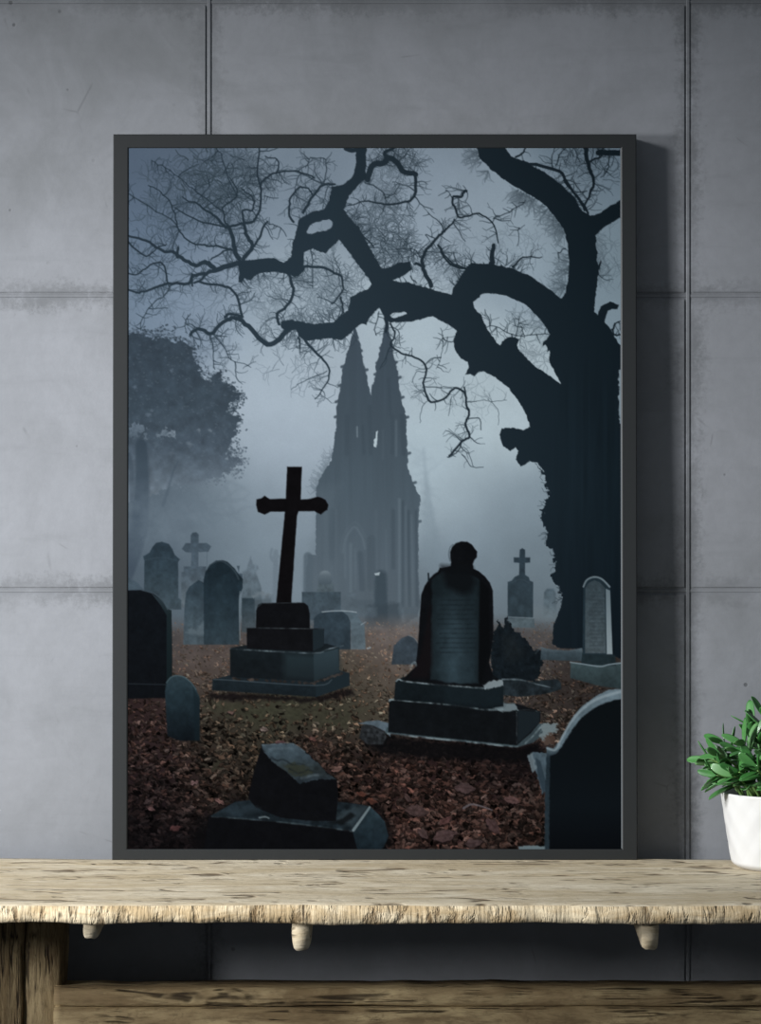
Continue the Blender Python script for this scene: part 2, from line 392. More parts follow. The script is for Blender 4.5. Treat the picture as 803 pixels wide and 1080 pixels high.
    k.path([(359,582),(362,567),(368,557),(375,552),(381,558),(386,568)], 1.2, 1.2, .2)
    k.put(lt, .8)
    k = Ink()
    for x0, y0, x1, y1, w, al in ((425,530,425,640,2.6,.4),(431,540,432,640,2.4,.45),(439,540,440,640,2.2,.45),(415,540,415,600,4,.3),(392,570,392,620,9,.18),(410,400,412,440,3,.25),(390,430,391,480,4,.25),(414,440,414,480,4,.2),(424,440,426,480,5,.3),
        (366,440,366,480,5,.2),(383,450,384,480,3,.3),(380,585,382,622,6,.3),(350,540,350,590,6,.15),(403,608,403,655,12,.4),(372,638,392,638,8,.25)):
        k.seg(x0, y0, x1, y1, w, w, al)
    k.put(dk, 1.1)
    poly([(333,517),(360,512),(345,560),(333,585)], (90,105,116), 14, a=.25)
    poly([(396.8,457),(398.6,455.5),(398,467),(396.6,473),(394.6,472),(394.3,465),(396.2,463)], (170,187,195), 1, rough=.4)
    k = Ink(); k.seg(377,451,377,462,1,1,.5); k.put((130,147,157))
    for x0, x1, y0, y1, al in ((316,446,606,668,.30),(316,370,560,668,.22)):
        lay((slice(None), slice(None)), al*np.clip((GX-x0)/14, 0, 1)*np.clip((x1-GX)/14, 0, 1)*np.clip((GY-y0)/50, 0, 1)*np.clip((y1-GY)/4, 0, 1)*(1+.4*N20x), (88,103,114))
    poly([(396,606),(401,603),(407,607),(409,640),(409,662),(394,662),(395,630)], (52,66,76), 3, rough=.6, a=.7)
    poly([(395,606),(401,604.5),(400,608),(396,608)], (150,165,172), 1.2)
    poly([(386,640),(422,636),(424,662),(386,664)], (52,64,73), 5, r8=2, a=.6)
    # ---- ground: mist, grass and leaf litter
    gb = field([(150,660,(76,72,72)),(215,690,(78,68,64)),(190,650,(88,90,94)),(300,655,(88,91,94)),(430,664,(108,104,104)),(420,695,(108,94,88)),(215,705,(92,80,76)),(400,735,(84,76,66)),(150,745,(50,36,36)),(150,780,(46,34,35)),(225,745,(58,52,44)),
        (300,752,(62,61,49)),(370,757,(64,62,50)),(250,780,(50,46,39)),(400,725,(74,66,57)),(340,790,(46,33,33)),(430,810,(46,31,31)),(430,850,(46,31,30)),(450,885,(56,38,37)),(520,860,(58,40,39)),
        (520,820,(36,26,27)),(600,735,(56,48,45)),(570,690,(76,70,68)),(560,662,(88,88,90)),(620,720,(50,44,42)),(200,830,(44,32,33)),(150,885,(26,20,23)),(200,885,(18,15,18)),
        (230,820,(44,36,32)),(160,840,(38,27,30)),(560,880,(40,30,29)),(640,740,(50,46,44)),(385,800,(40,29,28))], 24)
    edge = 648+3*N60
    al = np.clip((GY-edge)/20, 0, 1)**1.3
    CV[:] = CV*(1-al[..., None])+(gb*.9*(1+.10*N8x)[..., None])*al[..., None]
    moss = np.clip(np.exp(-((GX-320)/85)**2-((GY-756)/20)**2)+.9*np.exp(-((GX-224)/16)**2-((GY-809)/9)**2)+.7*np.exp(-((GX-235)/30)**2-((GY-745)/12)**2)+.4*N20x-.22, 0, 1)
    tan = np.exp(-((GX-400)/40)**2-((GY-725)/22)**2)
    lay((slice(None), slice(None)), np.clip(moss*.8, 0, .8)*np.clip((GY-700)/30, 0, 1), np.stack([56+10*N3x, 58+10*N3x, 44+8*N3x], -1)*.95)
    gm = gb.mean(2, keepdims=True); gb = (gb*.62+gm*np.array((1.06,.99,.95))*.38)*np.array((1.02,.98,.91))
    n = 13000
    ys = 657+(rs.rand(n)**.92)*242; ys.sort()
    for y in ys:
        x = rs.uniform(132, 658)
        f = (y-648)/250.
        L = (1.5+9.8*f)*rs.uniform(.45, 1.25)
        i, j = min(max(int((x-PX0)*PS), 0), PW-1), min(max(int((y-PY0)*PS), 0), PH-1)
        mo = moss[j, i]
        if rs.rand() < mo*.92: continue
        if tan[j, i] > .45 and rs.rand() < .6: L *= .6
        b = gb[j, i]
        r_ = rs.rand()
        con = .13+.87*min(f*2.0, 1)
        cl = .5*N20x[j, i]+.4*N8y[j, i]
        v = 1+con*((rs.uniform(-.80, -.2) if r_ < .50 else rs.uniform(-.15, .40) if r_ < .92 else rs.uniform(.35, .6+.4*min(f*2, 1)))+.5*cl)
        hue = rs.uniform(-.07, .11)
        c = b*v*np.array([1+hue*.8, 1-hue*.3, 1-hue*.7])
        an = rs.normal(0, .75); fl = .42+.2*rs.rand()
        ca, sa = math.cos(an), math.sin(an)
        m = L*.75+1.5
        s = box(x-m, y-m, x+m, y+m)
        if s is None: continue
        X, Y = GX[s]-x, (GY[s]-y)
        if f > .15:
            X = X+L*.15*N3x[s]; Y = Y+L*.12*N3y[s]
        u = (X*ca+Y*sa)/L*2; w = (-X*sa+Y*ca)/(L*fl)*2
        d = (np.abs(u)**1.6+np.abs(w)-1)*L*fl*.5
        if f > .25 and v > .9:
            ds = (np.abs(u)**1.6+np.abs(w-.35)-1.08)*L*fl*.5
            CV[s] *= 1-.5*np.clip(.5-ds, 0, 1)[..., None]
        a_ = np.clip(.5-d/.9, 0, 1)
        sh = (1+.22*np.where(w > rs.uniform(-.3, .3), -1, 1)*con+.12*u)
        CV[s] = CV[s]*(1-a_[..., None])+c*sh[..., None]*a_[..., None]
    sl = (slice(None), slice(None))                   # darker litter in the corners of the picture
    k = np.clip((GX-236)/40, 0, 1)
    lay(sl, .55*np.clip((GY-800)/90, 0, 1)*np.clip((215-GX)/75, 0, 1), (12,11,14))
    lay(sl, .6*np.exp(-((GX-220)/50)**2-((GY-888)/18)**2), (12,11,14))
    lay(sl, .55*np.clip((GX-490)/60, 0, 1)*np.exp(-((GY-812)/16)**2), (14,12,14))
    for x, y, L, an, c in ((382,838,11,.1,(88,52,42)),(392,846,13,.2,(88,52,42)),(356,812,13,-.3,(118,88,80)),(330,780,9,.3,(98,66,60)),(186,874,14,-.2,(68,43,43)),(232,846,12,.5,(110,80,76)),(244,752,8,0,(98,76,70)),
                        (279,770,9,.2,(112,98,92)),(206,826,9,-.3,(104,80,80)),(160,854,8,.3,(98,72,72)),(296,785,14,-.1,(80,56,58)),(440,856,26,.12,(70,54,53)),(470,882,28,-.2,(73,56,56)),(490,832,24,.1,(68,53,53)),
                        (520,872,22,.9,(70,52,52)),(500,890,20,-.1,(67,53,53)),(446,880,16,.7,(75,59,58)),(395,858,14,.3,(80,48,46)),(430,842,12,.9,(67,52,50)),(540,845,18,.2,(90,66,64)),(470,866,16,-.6,(84,56,54)),(365,875,10,.5,(80,56,50))):
        ca, sa = math.cos(an), math.sin(an); w = L*.26
        q = [(-L/2,0),(-L*.2,-w),(L*.15,-w*.8),(L/2,-.1*w),(L*.1,w*.9),(-L*.25,w*.7)]
        T = lambda pts, dy=0: [(x+a*ca-b*sa, y+a*sa+b*ca+dy) for a, b in pts]
        poly(T(q, 1.5), (14,10,11), 2, rough=.6, a=.7); poly(T(q), tex(c, .18, N3x), 1, rough=1.0, a=.9)
        k = Ink(); k.path(T([(-L*.45,0),(0,-w*.1),(L*.45,0)]), .7, .4, .45); k.put((40,24,24))
    k = Ink(); k.path([(489,853),(497,849),(508,851),(519,855)], 2.4, 1.2, .8); k.put((92,88,94))
    # ---- distant stones
    def stone(pts, c, **kw): poly(pts, tex(tex(c, .10, N8y), .05, N3y), **{**dict(soft=1.2, rough=.12), **kw})
    stone([(130,611),(137,611.5),(144,615),(149,620),(153,628),(130,640)], (62,78,90), sm=2)
    stone([(191.5,642),(191.5,605),(194,604),(194,598.6),(201.8,598.6),(202,584),(196,583.5),(192,580),(196,574),(201.3,574),(201.3,566),(203,563),(207,562.5),(209.8,565),(209.8,574),(218,574),(223,577.5),(220,583),(209.5,583.5),(209.3,598.6),(218,598.6),(218,642)],
          mk((562,(58,73,85)),(600,(66,81,93)),(642,(82,94,102))))
    k = Ink(); k.seg(218.5,583,218.5,600,.8,.8,.5); k.put((66,82,94))
    stone([(152,644),(152.5,593),(151.2,588),(158,584),(161,578),(165,573.6),(171,572.6),(178,574.8),(182,580),(184.5,586.5),(190,591),(188.2,594),(188.4,631.7),(191.5,634),(191.5,644)],
          mk((572,(40,55,66)),(600,(42,57,67)),(644,(58,73,82))))
    k = Ink(); k.path([(153,592),(170,589),(187,592.5)], 1, 1, .35); k.put((60,76,88))
    stone([(193.5,681),(195,640),(196.4,626),(200,620),(206,615.5),(209.7,612.8),(216,616),(218,681)], mk((612,(38,53,63)),(640,(52,67,77)),(681,(64,78,86))))
    poly([(197,668),(203,663),(207,666),(214,657),(217,656),(217,672),(200,670)], (88,103,112), 3, rough=1, a=.6)
    stone([(250,598),(253,598),(252,606),(256,606),(256,620)], (62,78,90))
    stone([(254,650),(256.5,610),(256,604),(260,602),(262,596),(264.5,588),(267,596),(272,597.5),(273,601),(270,605),(273,612),(276,622),(277,652)], mk((588,(92,107,119)),(640,(74,89,98))), soft=2)
    stone([(255,668),(255.5,632),(269,632),(270,668)], mk((632,(42,57,66)),(668,(64,74,80))))
    for x, y in ((272,628),(277,627),(282,629),(268,630)): poly([(x-3,y),(x,y-3),(x+3,y),(x,y+3)], (98,110,118), 2, rough=1.2, a=.7)
    poly([(269,634),(286,630),(290,660),(270,662)], (66,78,86), 4, r8=2, a=.7)
    k = Ink(); k.seg(291,583,291,640,5,7,.6); k.path([(287,580),(285.5,587),(288,593),(293,593)], 2, 2, .7); k.seg(286,589,297,588,2.5,2.5,.6); k.put((94,109,121), .8)
    k = Ink(); k.seg(325,588,325,625,9,10,.8); k.put((76,91,102), 1)
    stone([(334,626),(336,616),(351,616),(353,626)], (72,86,94), soft=2)
    poly([(336,611),(338,605),(343,603),(348,605),(350,611),(349,617),(337,617)], mk((602,(112,126,134)),(608,(84,98,108)),(617,(68,82,92))), 1.4, sm=2)
    stone([(318.5,655),(318.7,625.4),(359.7,625.4),(360,655)], mk((625,(58,73,83)),(655,(60,74,84))))
    stone([(360,636),(364,628),(376,627),(377,640),(398,642),(398,652),(362,650)], (78,92,102), a=.55, soft=3)
    stone([(331,686),(331,654),(334,650),(341,646),(360.5,645),(367,650),(370,657),(370,686)], mk((645,(44,58,68)),(686,(40,53,62))))
    stone([(360,645),(375,646.5),(380,655),(384.5,660),(386,686),(370,686),(370,657),(367,650)], mk((645,(72,88,98)),(686,(82,96,104))))
    k = Ink(); k.path([(340,646.6),(350,645.6),(361,645.4)], 1.2, 1.2, .8); k.path([(361,645.4),(370,646),(376,647)], 1, 1, .9); k.path([(381,660),(386,657)], 1, .6, .7); k.seg(388,685,391,684,2,1.5,.7); k.put((138,152,160))
    stone([(413,702),(415.5,682),(424,674),(431,671.3),(437,674),(441,680),(443,702)], mk((671,(52,64,74)),(702,(46,56,64))))
    k = Ink(); k.path([(431,671.3),(437,674),(441,679)], 1, 1, .5); k.put((100,114,122))
    stone([(573,652),(574,626),(577,622),(584,622),(586.5,627),(587,652)], mk((620,(70,86,96)),(652,(88,102,110))), soft=2)
    poly([(560,640),(575,642),(592,650),(590,656),(560,654)], (100,113,120), 5, r8=2, a=.5)
    stone([(535.6,655),(535.6,615),(540,613.6),(543,609.5),(547.5,607.5),(548,595),(542,594.4),(542,589),(548,589),(548.3,581),(551,579.4),(554,581),(554,589),(559.3,589),(559.3,594.4),(554,595),(554,607.5),(558,610),(559,613.6),(562.5,615),(562.3,655)],
          mk((579,(40,54,64)),(655,(46,60,68))))
    stone([(536,663),(536,653),(563.5,653),(564,663)], (74,88,95)); k = Ink(); k.seg(536,652,563,653,1.2,1.2,.7); k.put((108,122,130))
    k = Ink(); k.path([(540,616),(549,612),(558,616)], 1, 1, .4); k.put((62,77,87))
    # ---- great tree: trunk, boughs, twigs
    tcol = lambda X, Y: np.stack([np.clip(37-(X-380)*.065, 18, 38)-np.clip((Y-520)*.03, 0, 5), np.clip(51-(X-380)*.075, 29, 53)-np.clip((Y-520)*.045, 0, 8), np.clip(61-(X-380)*.085, 37, 64)-np.clip((Y-520)*.05, 0, 9)], -1)
    far = lambda X, Y: tcol(X, Y)*.80+np.array((125,143,157))*.20
    hz2 = lambda X, Y: tcol(X, Y)*.75+np.array((125,143,157))*.25
    hz = lambda X, Y: tcol(X, Y)*.55+np.array((125,143,157))*.45
    k = Ink()                                          # hazy small twigs first
    for cx, cy, rx, ry, n, al, w in ((228,190,42,30,170,.95,1.6),(262,178,24,20,50,.8,1.4),(180,215,40,35,70,.6,1.2),(160,280,30,50,50,.42,1.),(240,240,30,28,50,.5,1.1),(330,280,28,22,46,.5,1.1),(345,318,30,22,60,.55,1.1),(398,245,26,30,90,.8,1.3),(418,262,18,18,70,.95,1.4),(410,215,16,20,30,.7,1.2),(388,280,14,16,30,.6,1.1),(350,300,24,18,50,.7,1.2),
            (400,195,14,16,30,.4,.9),(200,300,50,30,36,.4,1.),(300,330,25,20,30,.4,.9),(275,305,32,16,40,.55,1.),(620,175,30,18,50,.55,1.),(645,270,10,30,20,.35,.9),(540,260,45,22,30,.3,.8),(560,335,26,14,36,.5,1.),(560,375,16,16,20,.4,.9),
            (450,275,18,16,26,.4,.9),(480,290,14,14,24,.4,.9),(420,168,22,10,50,.8,1.2),(320,215,16,14,22,.4,.9),(315,385,32,22,26,.45,.9),(490,420,26,30,12,.3,.8),(430,400,20,30,10,.25,.8),(270,180,22,20,30,.4,1.),(590,300,14,20,14,.3,.8)):
        for _ in range(n):
            r_, th = math.sqrt(rs.rand()), rs.uniform(0, 2*math.pi)
            k.twig(cx+rx*r_*math.cos(th), cy+ry*r_*math.sin(th), rs.uniform(0, 6.28), 18, w, al*rs.uniform(.6, 1.2), 2, .55)
    k.put(hz2, .25)
    k = Ink()                                          # fringe of fine growth below the right bough
    edgeP = smooth([(504,160),(512,178),(535,194),(553,204),(570,214),(585,229),(595,244),(600,262),(600,285),(596,308)], 6)
    for _ in range(620):
        i = rs.randint(0, len(edgeP)-1)
        if N20x[min(int((edgeP[i][1]-PY0)*PS), PH-1) if edgeP[i][1] > PY0 else 0, int((edgeP[i][0]-PX0)*PS)] < rs.uniform(-.5, .35): continue
        d = edgeP[i+1]-edgeP[i]; a = math.atan2(d[1], d[0])+math.pi/2+rs.uniform(-.7, .7)
        k.twig(edgeP[i][0], edgeP[i][1], a, rs.uniform(5, 19), 1.3, rs.uniform(.3, .75), 1)
    for (x, y, r_) in ((627,262,9),(629,285,6)):
        for _ in range(40): k.twig(x+rs.uniform(0, 5), y+rs.uniform(-18, 18), rs.uniform(-.5, 2), r_, .9, .3, 1)
    k.put(far, .5)
    bg = (R1((500,530),(480,520),(400,545),(370,530),(345,510),(310,525),(255,500),(215,470),(150,455),(100,420),(20,400)), 5, 1.8), \
         (R1((400,545),(350,560),(300,565),(270,600),(190,600),(130,620),(80,640),(15,630)), 3.4, 1.6), \
         (R1((190,600),(175,540),(150,510),(90,540),(60,560),(15,562)), 1.6, 1.2), (R1((15,420),(85,485),(130,460),(180,435)), 1.6, 1), (R1((190,600),(190,640),(120,690),(80,760),(75,803)), 1.4, .7), \
         (R1((300,598),(420,610),(470,640),(500,730),(503,745)), 2, 2.2), (R1((230,490),(232,450)), 2.6, 2.2), (R1((290,565),(292,612)), 2.2, 1.6), (R1((325,590),(345,565),(375,550)), 2.0, 2), \
         (R1((490,495),(465,440),(450,360),(440,358),(380,310),(310,265),(250,235)), 4.2, 1), (R1((508,500),(545,445),(525,400),(510,350)), 3.8, 2.6), \
         (R1((440,358),(490,350),(560,330),(580,280),(580,190),(600,160),(650,130),(740,125),(810,155)), 2.4, 1.3), (R1((550,445),(580,400),(610,340)), 2.2, 1.8), (R1((580,190),(570,130),(575,25)), 1.6, 1.2), (R1((650,130),(660,110),(640,70),(600,60)), 1.6, .8), \
         (R1((722,340),(700,290),(710,240),(740,200),(780,200),(803,235)), 2, 1.2), (R1((460,460),(400,445),(330,440),(290,430),(240,380),(220,320),(200,260),(150,210),(105,185)), 1.7, .8), (R1((15,220),(100,270),(200,330),(240,375)), 1, 1.3), \
         (R1((120,80),(200,125),(280,190),(330,230),(430,300)), .8, 1.2), (R1((440,350),(420,290),(470,240),(480,210),(450,150)), 1.6, .8), (R1((510,350),(505,290),(550,290),(545,230),(500,200)), 2, 1), (R1((440,360),(340,340),(250,300),(220,280)), 1.6, .8), \
         (R1((698,560),(720,620),(700,690),(655,730),(660,775)), 2.6, 2.4), (R1((370,500),(420,465),(465,460)), 1.2, 1.6), (R1((390,20),(420,70),(440,150),(480,230)), 1, 1.1), (R1((600,230),(655,238)), .9, .7), (R1((610,345),(660,360),(690,400)), 1, .7), \
         (R2((352,160),(365,105),(420,90),(440,72),(480,90),(500,125),(556,138)), 5.5, 4.4), (R2((556,135),(556,200),(535,245),(450,265),(340,255),(270,270)), 3, .8), (R2((340,170),(400,200),(425,240),(420,290)), 1.4, .8), (R2((440,75),(430,40),(470,20)), 4, 2), \
         (R2((622,612),(590,540),(590,480),(640,420),(680,380),(715,350),(720,330)), 3.8, 1), (R2((680,380),(665,350),(610,300)), 1.4, .7), (R2((598,395),(640,415)), .8, 1.1), (R2((592,530),(555,520)), 3, 2), (R2((575,490),(545,455),(440,460)), 1, .6), \
         (R2((803,545),(720,520),(690,490),(650,440)), 2, 1), (R2((718,470),(735,525)), .8, 1), (R2((80,540),(150,530),(215,555),(245,580),(245,640),(200,690)), 2.6, 1.2), (R2((0,125),(60,130),(160,180),(215,180)), 1.2, 1.4), \
         (R2((80,300),(110,240),(160,190),(210,180)), 2.6, 1.6), (R2((165,180),(175,80),(110,70),(90,110)), 1.1, .6), (R2((115,450),(120,540),(120,620)), 1, .8), (R2((240,660),(250,700),(230,750)), 2, 1.2), (R2((20,570),(40,630),(10,700)), 1.6, 1), \
         (R2((310,360),(340,410),(380,450)), 2, .8), (R2((535,570),(560,600)), 1.2, 1.2), (R2((435,740),(430,803)), 3, 3), \
         (R3((130,210),(110,235),(72,236),(85,290),(110,320),(185,305),(250,360),(265,430)), 2.4, 1), (R3((70,240),(40,205)), .9, .5), (R3((245,325),(330,290),(380,250)), 1, .7), (R3((235,518),(246,440)), 4.6, 3.4), (R3((325,530),(370,490),(450,490)), 1.8, .7), (R3((520,470),(550,455)), 1, 1), \
         (R3((370,85),(520,125),(560,170),(620,260),(645,305)), 3, 1.8), (R3((632,20),(650,110),(668,150),(655,220),(628,278)), 4, 1.2), (R3((650,85),(700,65),(715,20)), 1.8, 1.2), (R3((690,45),(790,45)), 5, 5), (R3((735,50),(730,120),(700,150)), 1.4, .7), \
         (R3((510,100),(530,50),(550,25)), 1.2, 1), (R3((590,210),(640,210)), 1.2, 1), (R3((545,160),(600,230),(630,290)), 2.4, 2), (R3((340,65),(370,45),(380,25)), 1.8, 1.2), (R3((715,325),(705,345)), 3, 1), (R3((685,560),(700,505)), 3.4, .8), \
         (R3((355,365),(345,440)), .7, .6), (R3((10,440),(60,520),(150,540)), 1.8, 2), \
         (R4((285,96),(320,68),(370,90),(430,35),(480,28),(520,50),(590,125),(640,135),(700,75)), 2.6, 4.6), (R4((320,70),(290,55),(260,60)), 1.2, .6), (R4((365,90),(380,170),(388,245)), 1.3, .7), (R4((380,95),(430,150),(460,200),(540,235)), 1.1, .6), (R4((370,90),(440,105)), 1.2, .8), \
         (R4((285,8),(260,40),(270,90)), .9, .6), (R4((430,20),(450,10),(503,20)), 2, 2.6), (R4((745,120),(750,180)), 1.4, .6), \
         (R5((70,100),(130,170),(185,225),(180,300),(130,370)), 2.6, .8), (R5((60,110),(65,160)), 2, .8), (R5((180,250),(60,310),(30,330)), .9, .4), \
         (R5((450,50),(470,90),(455,140),(480,170),(540,190),(600,225),(590,320),(620,380),(680,370),(725,325),(765,350),(780,440),(770,480),(785,530),(750,550),(700,610)), 1.5, 2), (R5((585,320),(660,318),(740,322)), 1.4, .7), (R5((600,250),(560,255),(540,300)), .9, .6), \
         (R5((400,0),(385,60),(390,100)), 1, .8), (R5((605,380),(580,420),(575,470)), .8, .5), (R5((710,360),(695,440)), .8, .5), (R5((775,600),(803,655)), .8, .7), \
         (R6((120,320),(140,440),(128,480),(145,530),(110,545),(90,590),(50,615)), 1.8, 1.2), (R6((138,455),(180,455),(190,500)), 1.5, 1.1), (R6((110,605),(150,650),(200,658)), 1.1, .8), (R6((130,380),(220,380),(300,375)), .7, .5), (R6((220,370),(265,420),(265,480)), .7, .4), \
         (R6((30,100),(25,180),(0,240)), .8, .5), (R6((200,70),(260,60),(340,100),(480,95)), 1.1, 1.1), (R6((340,100),(355,20)), 1.2, .9), (R6((360,60),(375,110)), .8, .8), (R6((30,110),(100,100),(180,110)), .6, .4), \
         (R6((745,75),(760,48),(790,40)), 1.8, 1.4), (R6((760,50),(745,75),(765,98),(790,95)), 1.6, 1.4)
    k = Ink(); k2 = Ink()
    for i, (pts, w0, w1) in enumerate(bg):
        sc_ = .85 if pts[0][1] > 345 and pts[0][0] > 380 else 1.2
        P = k.path(pts, w0*sc_, w1*sc_, .97 if max(w0, w1) > 1.5 else .75, 5, .25)
        L = np.hypot(*(P[1:]-P[:-1]).T).sum()
        lo = pts[0][1] > 360
        k2.along(P, int(L/(18 if lo else 5.5)), 13 if w0 > 2 else 10, 1.15, .7 if not lo else .3, 2)
        if not lo: k2.along(P, int(L/30), 22, 1.5, .75, 1, 0, .5)
    k2.put(tcol); k.put(tcol)
    k = Ink()
    for P, n, L in ((smooth(R2((300,360),(240,300),(190,280),(120,300),(60,340),(40,430)), 5), 26, 9), (smooth(R2((400,540),(350,430),(310,350),(280,250)), 5), 40, 10), (smooth(R2((0,780),(130,790),(230,740),(350,690)), 5), 60, 13),
                    (smooth(R1((500,595),(570,560),(700,565)), 5), 34, 9), (smooth(R2((640,640),(560,600),(460,590)), 5), 10, 6), (smooth(R3((80,610),(110,560),(150,515),(240,518),(330,535),(400,570)), 5), 50, 10),
                    (smooth(R5((0,80),(60,100),(180,120),(300,80)), 5), 50, 12), (smooth(R3((560,60),(640,60),(780,50)), 5), 20, 8), (smooth([(575,500),(582,522),(577,551),(583,575),(590,600),(593,640)], 4), 90, 4)):
        k.along(P, n, L, 1.2, .7, 2)
    k.put(tcol)
    T = dict(soft=1.0, rough=.45, r8=.6)
    poly([(375,150),(376,172),(372,187),(360,196),(350,198),(347,212),(341,221),(327,225),(315,232),(312,245),(309,257),(307,272),(299,277.5),(288,272.5),(269.5,274.5),(256,276),(250,273),(253,288),(251,299),(255,299),(258,294),(264,297),(272,289.5),(289,287.5),(304,290),(311,293),(315.5,291.5),(320,287),
          (320.4,267),(330,263),(343.6,268.3),(357,253.4),(364,261),(372,272),(385,289.5),(392,300),(388,306),(380,309),(369.7,314),(367,329),(352,340),(332,343),(318,340),(304,338),(296,340),(297,347),(303,350),(312,349),(316,356),(325,361),(333,359),(350,358),(360,360),(370,352),(382,342.5),(386.5,344),(392,334),(399.6,326),(404.6,334),(407,346),(409.6,339),
          (411,341),(434.5,340),(444.5,337.5),(457,335),(469,341),(482,350),(478,360),(480,370),(487.4,380),(493.6,382.3),(495,388.5),(491,396),(496,395),(501,398.5),(505,394),(510,392.3),(522,398.5),(537,411),(549.7,427),(556,439.6),(559,451),(552,455),(542,452),(529.7,452.8),(526.7,459.5),(531,472),(538.5,477),(543.4,473),(547,477),(543.4,485.7),(549.7,493),(558.4,488),(567,489.4),(573.3,497),
          (577,512),(582,522),(578,532),(577,551),(584.5,562),(582,575),(588,580),(590.8,595),(586,607),(592,617),(594.5,626),(592,639.6),(588,650),(584,662),(582.5,680),(588,684),(614,686),(640,690),(665,700),
          (665,366),(655,365),(648,356),(645.5,349),(638,341),(640,334),(642,328),(646,327),(652,327),(653.5,322),(644,319),(634,324),(630,333),(627,329),(629,309),(631.5,284.5),(630,265),(629,249.6),(639,239.7),(654,231),(665,228),(665,206),(654,212),(634,224.7),(624,228),(614,222),(604.5,207),(592,195),(574.6,182),(554.6,171),(539.7,165),(530,150),(502,150),
          (504,158),(507,167.4),(520,180),(534.7,192),(552,202),(569.6,212),(584.5,227),(594.5,242),(599.5,259.6),(600.7,284.5),(597,309.4),(593,316),(589.5,313),(577,304.4),(559.6,292),(542,284.5),(520,279.5),(497,278),(487.4,289.5),(479,304),(477,311),(469,309.4),(454.4,305.7),(432,299),(414.6,297),(424.5,292),(434.5,285.7),(433,277),(419.5,278),(409.6,283),(402,284),(399.6,279.5),(385,252),(375,237),(363,222),(368.5,207),(377,197),(386,188),(386.2,172.4),(387,150)],
         tcol, holes=[[(323.7,246),(327,238.5),(333,235),(340,233.4),(348,232.6),(351,238),(345,243.4),(335,245),(327,248)], [(411.5,334),(414.6,331),(427,330),(428.5,332.5),(420,334.5),(414.6,336)],
         [(499.9,320.6),(505,314),(512,310.6),(527,311.4),(544.7,317),(559.6,327),(569.6,337),(577,347.4),(580,355),(574,361),(573,366),(576,364),(578,368),(577,372),(580,371),(579.6,380),(584.5,392),(591.5,406),(586,402),(577,396),(566,388),(559.6,383.5),(551,374),(546.5,367),(548,360),(544,357),(537,357),(529.7,361),(527,365),(521,358),(517,352.4),(511,342.5),(507,332),(503.6,330)]], **T)
    poly([(564,490),(572,500),(576,512),(580,524),(574,530),(571,548),(578,562),(576,575),(584,584),(586,600),(582,610),(590,622),(594,640),(590,650),(610,660),(620,600),(600,520)], tcol, 1.2, rough=2.2, r8=1.5)
    poly([(653,392),(658,390),(658,452),(654,448),(652.5,430)], (120,137,147), 1.4, rough=1)
    k = Ink(); k.path([(365,157),(371,159),(376,158)], 5, 5, 1); k.path([(570,539),(575,540)], 1.5, 2, 1); k.put(tcol)
    sl = box(560, 330, 657, 700)                       # bark
    bk = np.clip((GX[sl]-575)/30, 0, 1)*np.clip((GY[sl]-360)/60, 0, 1)*np.clip(.5-sdf(np.array([(560,400),(600,330),(665,330),(665,700),(588,684),(596,640),(590,600),(578,520)], float), GX[sl], GY[sl])/4, 0, 1)
    CV[sl] *= 1+(bk*.07*NSTREAK[sl]*(CV[sl][..., 0] < 60))[..., None]
    # ---- right-hand middle distance
    stone([(519,720),(519.7,669),(524,664),(526,653),(529.5,662),(532,664),(535,651.8),(539,658),(541.6,667),(550,671),(556,677),(561,687),(567,686),(572,687.4),(574,702),(569,708),(568,718)], tex((18,25,30), .14, N3x), rough=1.3, r8=2)
    poly([(530,672),(545,672),(552,690),(540,700),(530,690)], (34,40,42), 8, r8=3, a=.35)
    stone([(528,717),(545,716),(560,720),(588,717),(592,722),(592,728),(575,733),(548,736),(530,734)], tex((29,37,42), .3, N8x))
    k = Ink(); k.path([(530,717.5),(548,718),(560,721),(583,726.5)], 1.6, 1.4, .7); k.path([(565,690),(571,684),(577,688)], 2, 1.5, .5); k.put((100,116,124), 0, .45)
    stone([(570,697),(571,684),(582,686),(600,687),(614,684.5),(616,699),(600,698)], mk((684,(76,90,98)),(690,(54,68,76)),(699,(44,56,62))))
    stone([(601.5,716),(601.7,700),(655,700),(658,701),(658,728),(630,724)], mk((700,(52,68,72)),(728,(38,50,53))))
    stone([(613,702),(614,690),(649,692),(649.5,703)], (28,40,45))
    stone([(614.5,691),(615.4,620),(619,613),(626.7,609.5),(635,612),(642,619),(644,623),(646,692)], (30,44,52))
    poly([(617,690),(617.5,621),(621,616),(627,613),(633,615.5),(638,621),(639,690)], tex(mk((612,(50,63,70)),(690,(66,78,84))), .08, N3x), 1)
    poly([(639,622),(643.5,624),(646,691),(640,691)], mk((620,(92,108,116)),(691,(128,142,148))), 1)
    k = Ink(); k.path([(615.4,620),(619,613),(626.7,609.7),(635,612),(643,620)], 1.6, 2, .85); k.path([(601.5,699.5),(615,701.5),(633,704),(642,702),(658,700)], 1.4, 1.6, .9); k.put((108,124,132))
    k = Ink()
    for yy in range(626, 684, 4):
        x = 620+rs.rand()*3
        while x < 636: x2 = x+rs.uniform(1.5, 5); k.seg(x, yy, min(x2, 637), yy, .9, .9, .35); x = x2+1.2
    k.put((34,45,52))
    # ---- left-hand stones
    stone([(215.3,681),(215,612),(217,604),(221,597),(228,592.5),(235,592),(240,593.6),(247,600),(250,604),(256.4,612),(256,622),(252.7,630),(252.5,681)], mk((592,(24,37,45)),(630,(30,44,53)),(681,(42,56,64))))
    poly([(226,620),(234,612),(241,622),(242,665),(226,668)], (40,57,66), 10, a=.22)
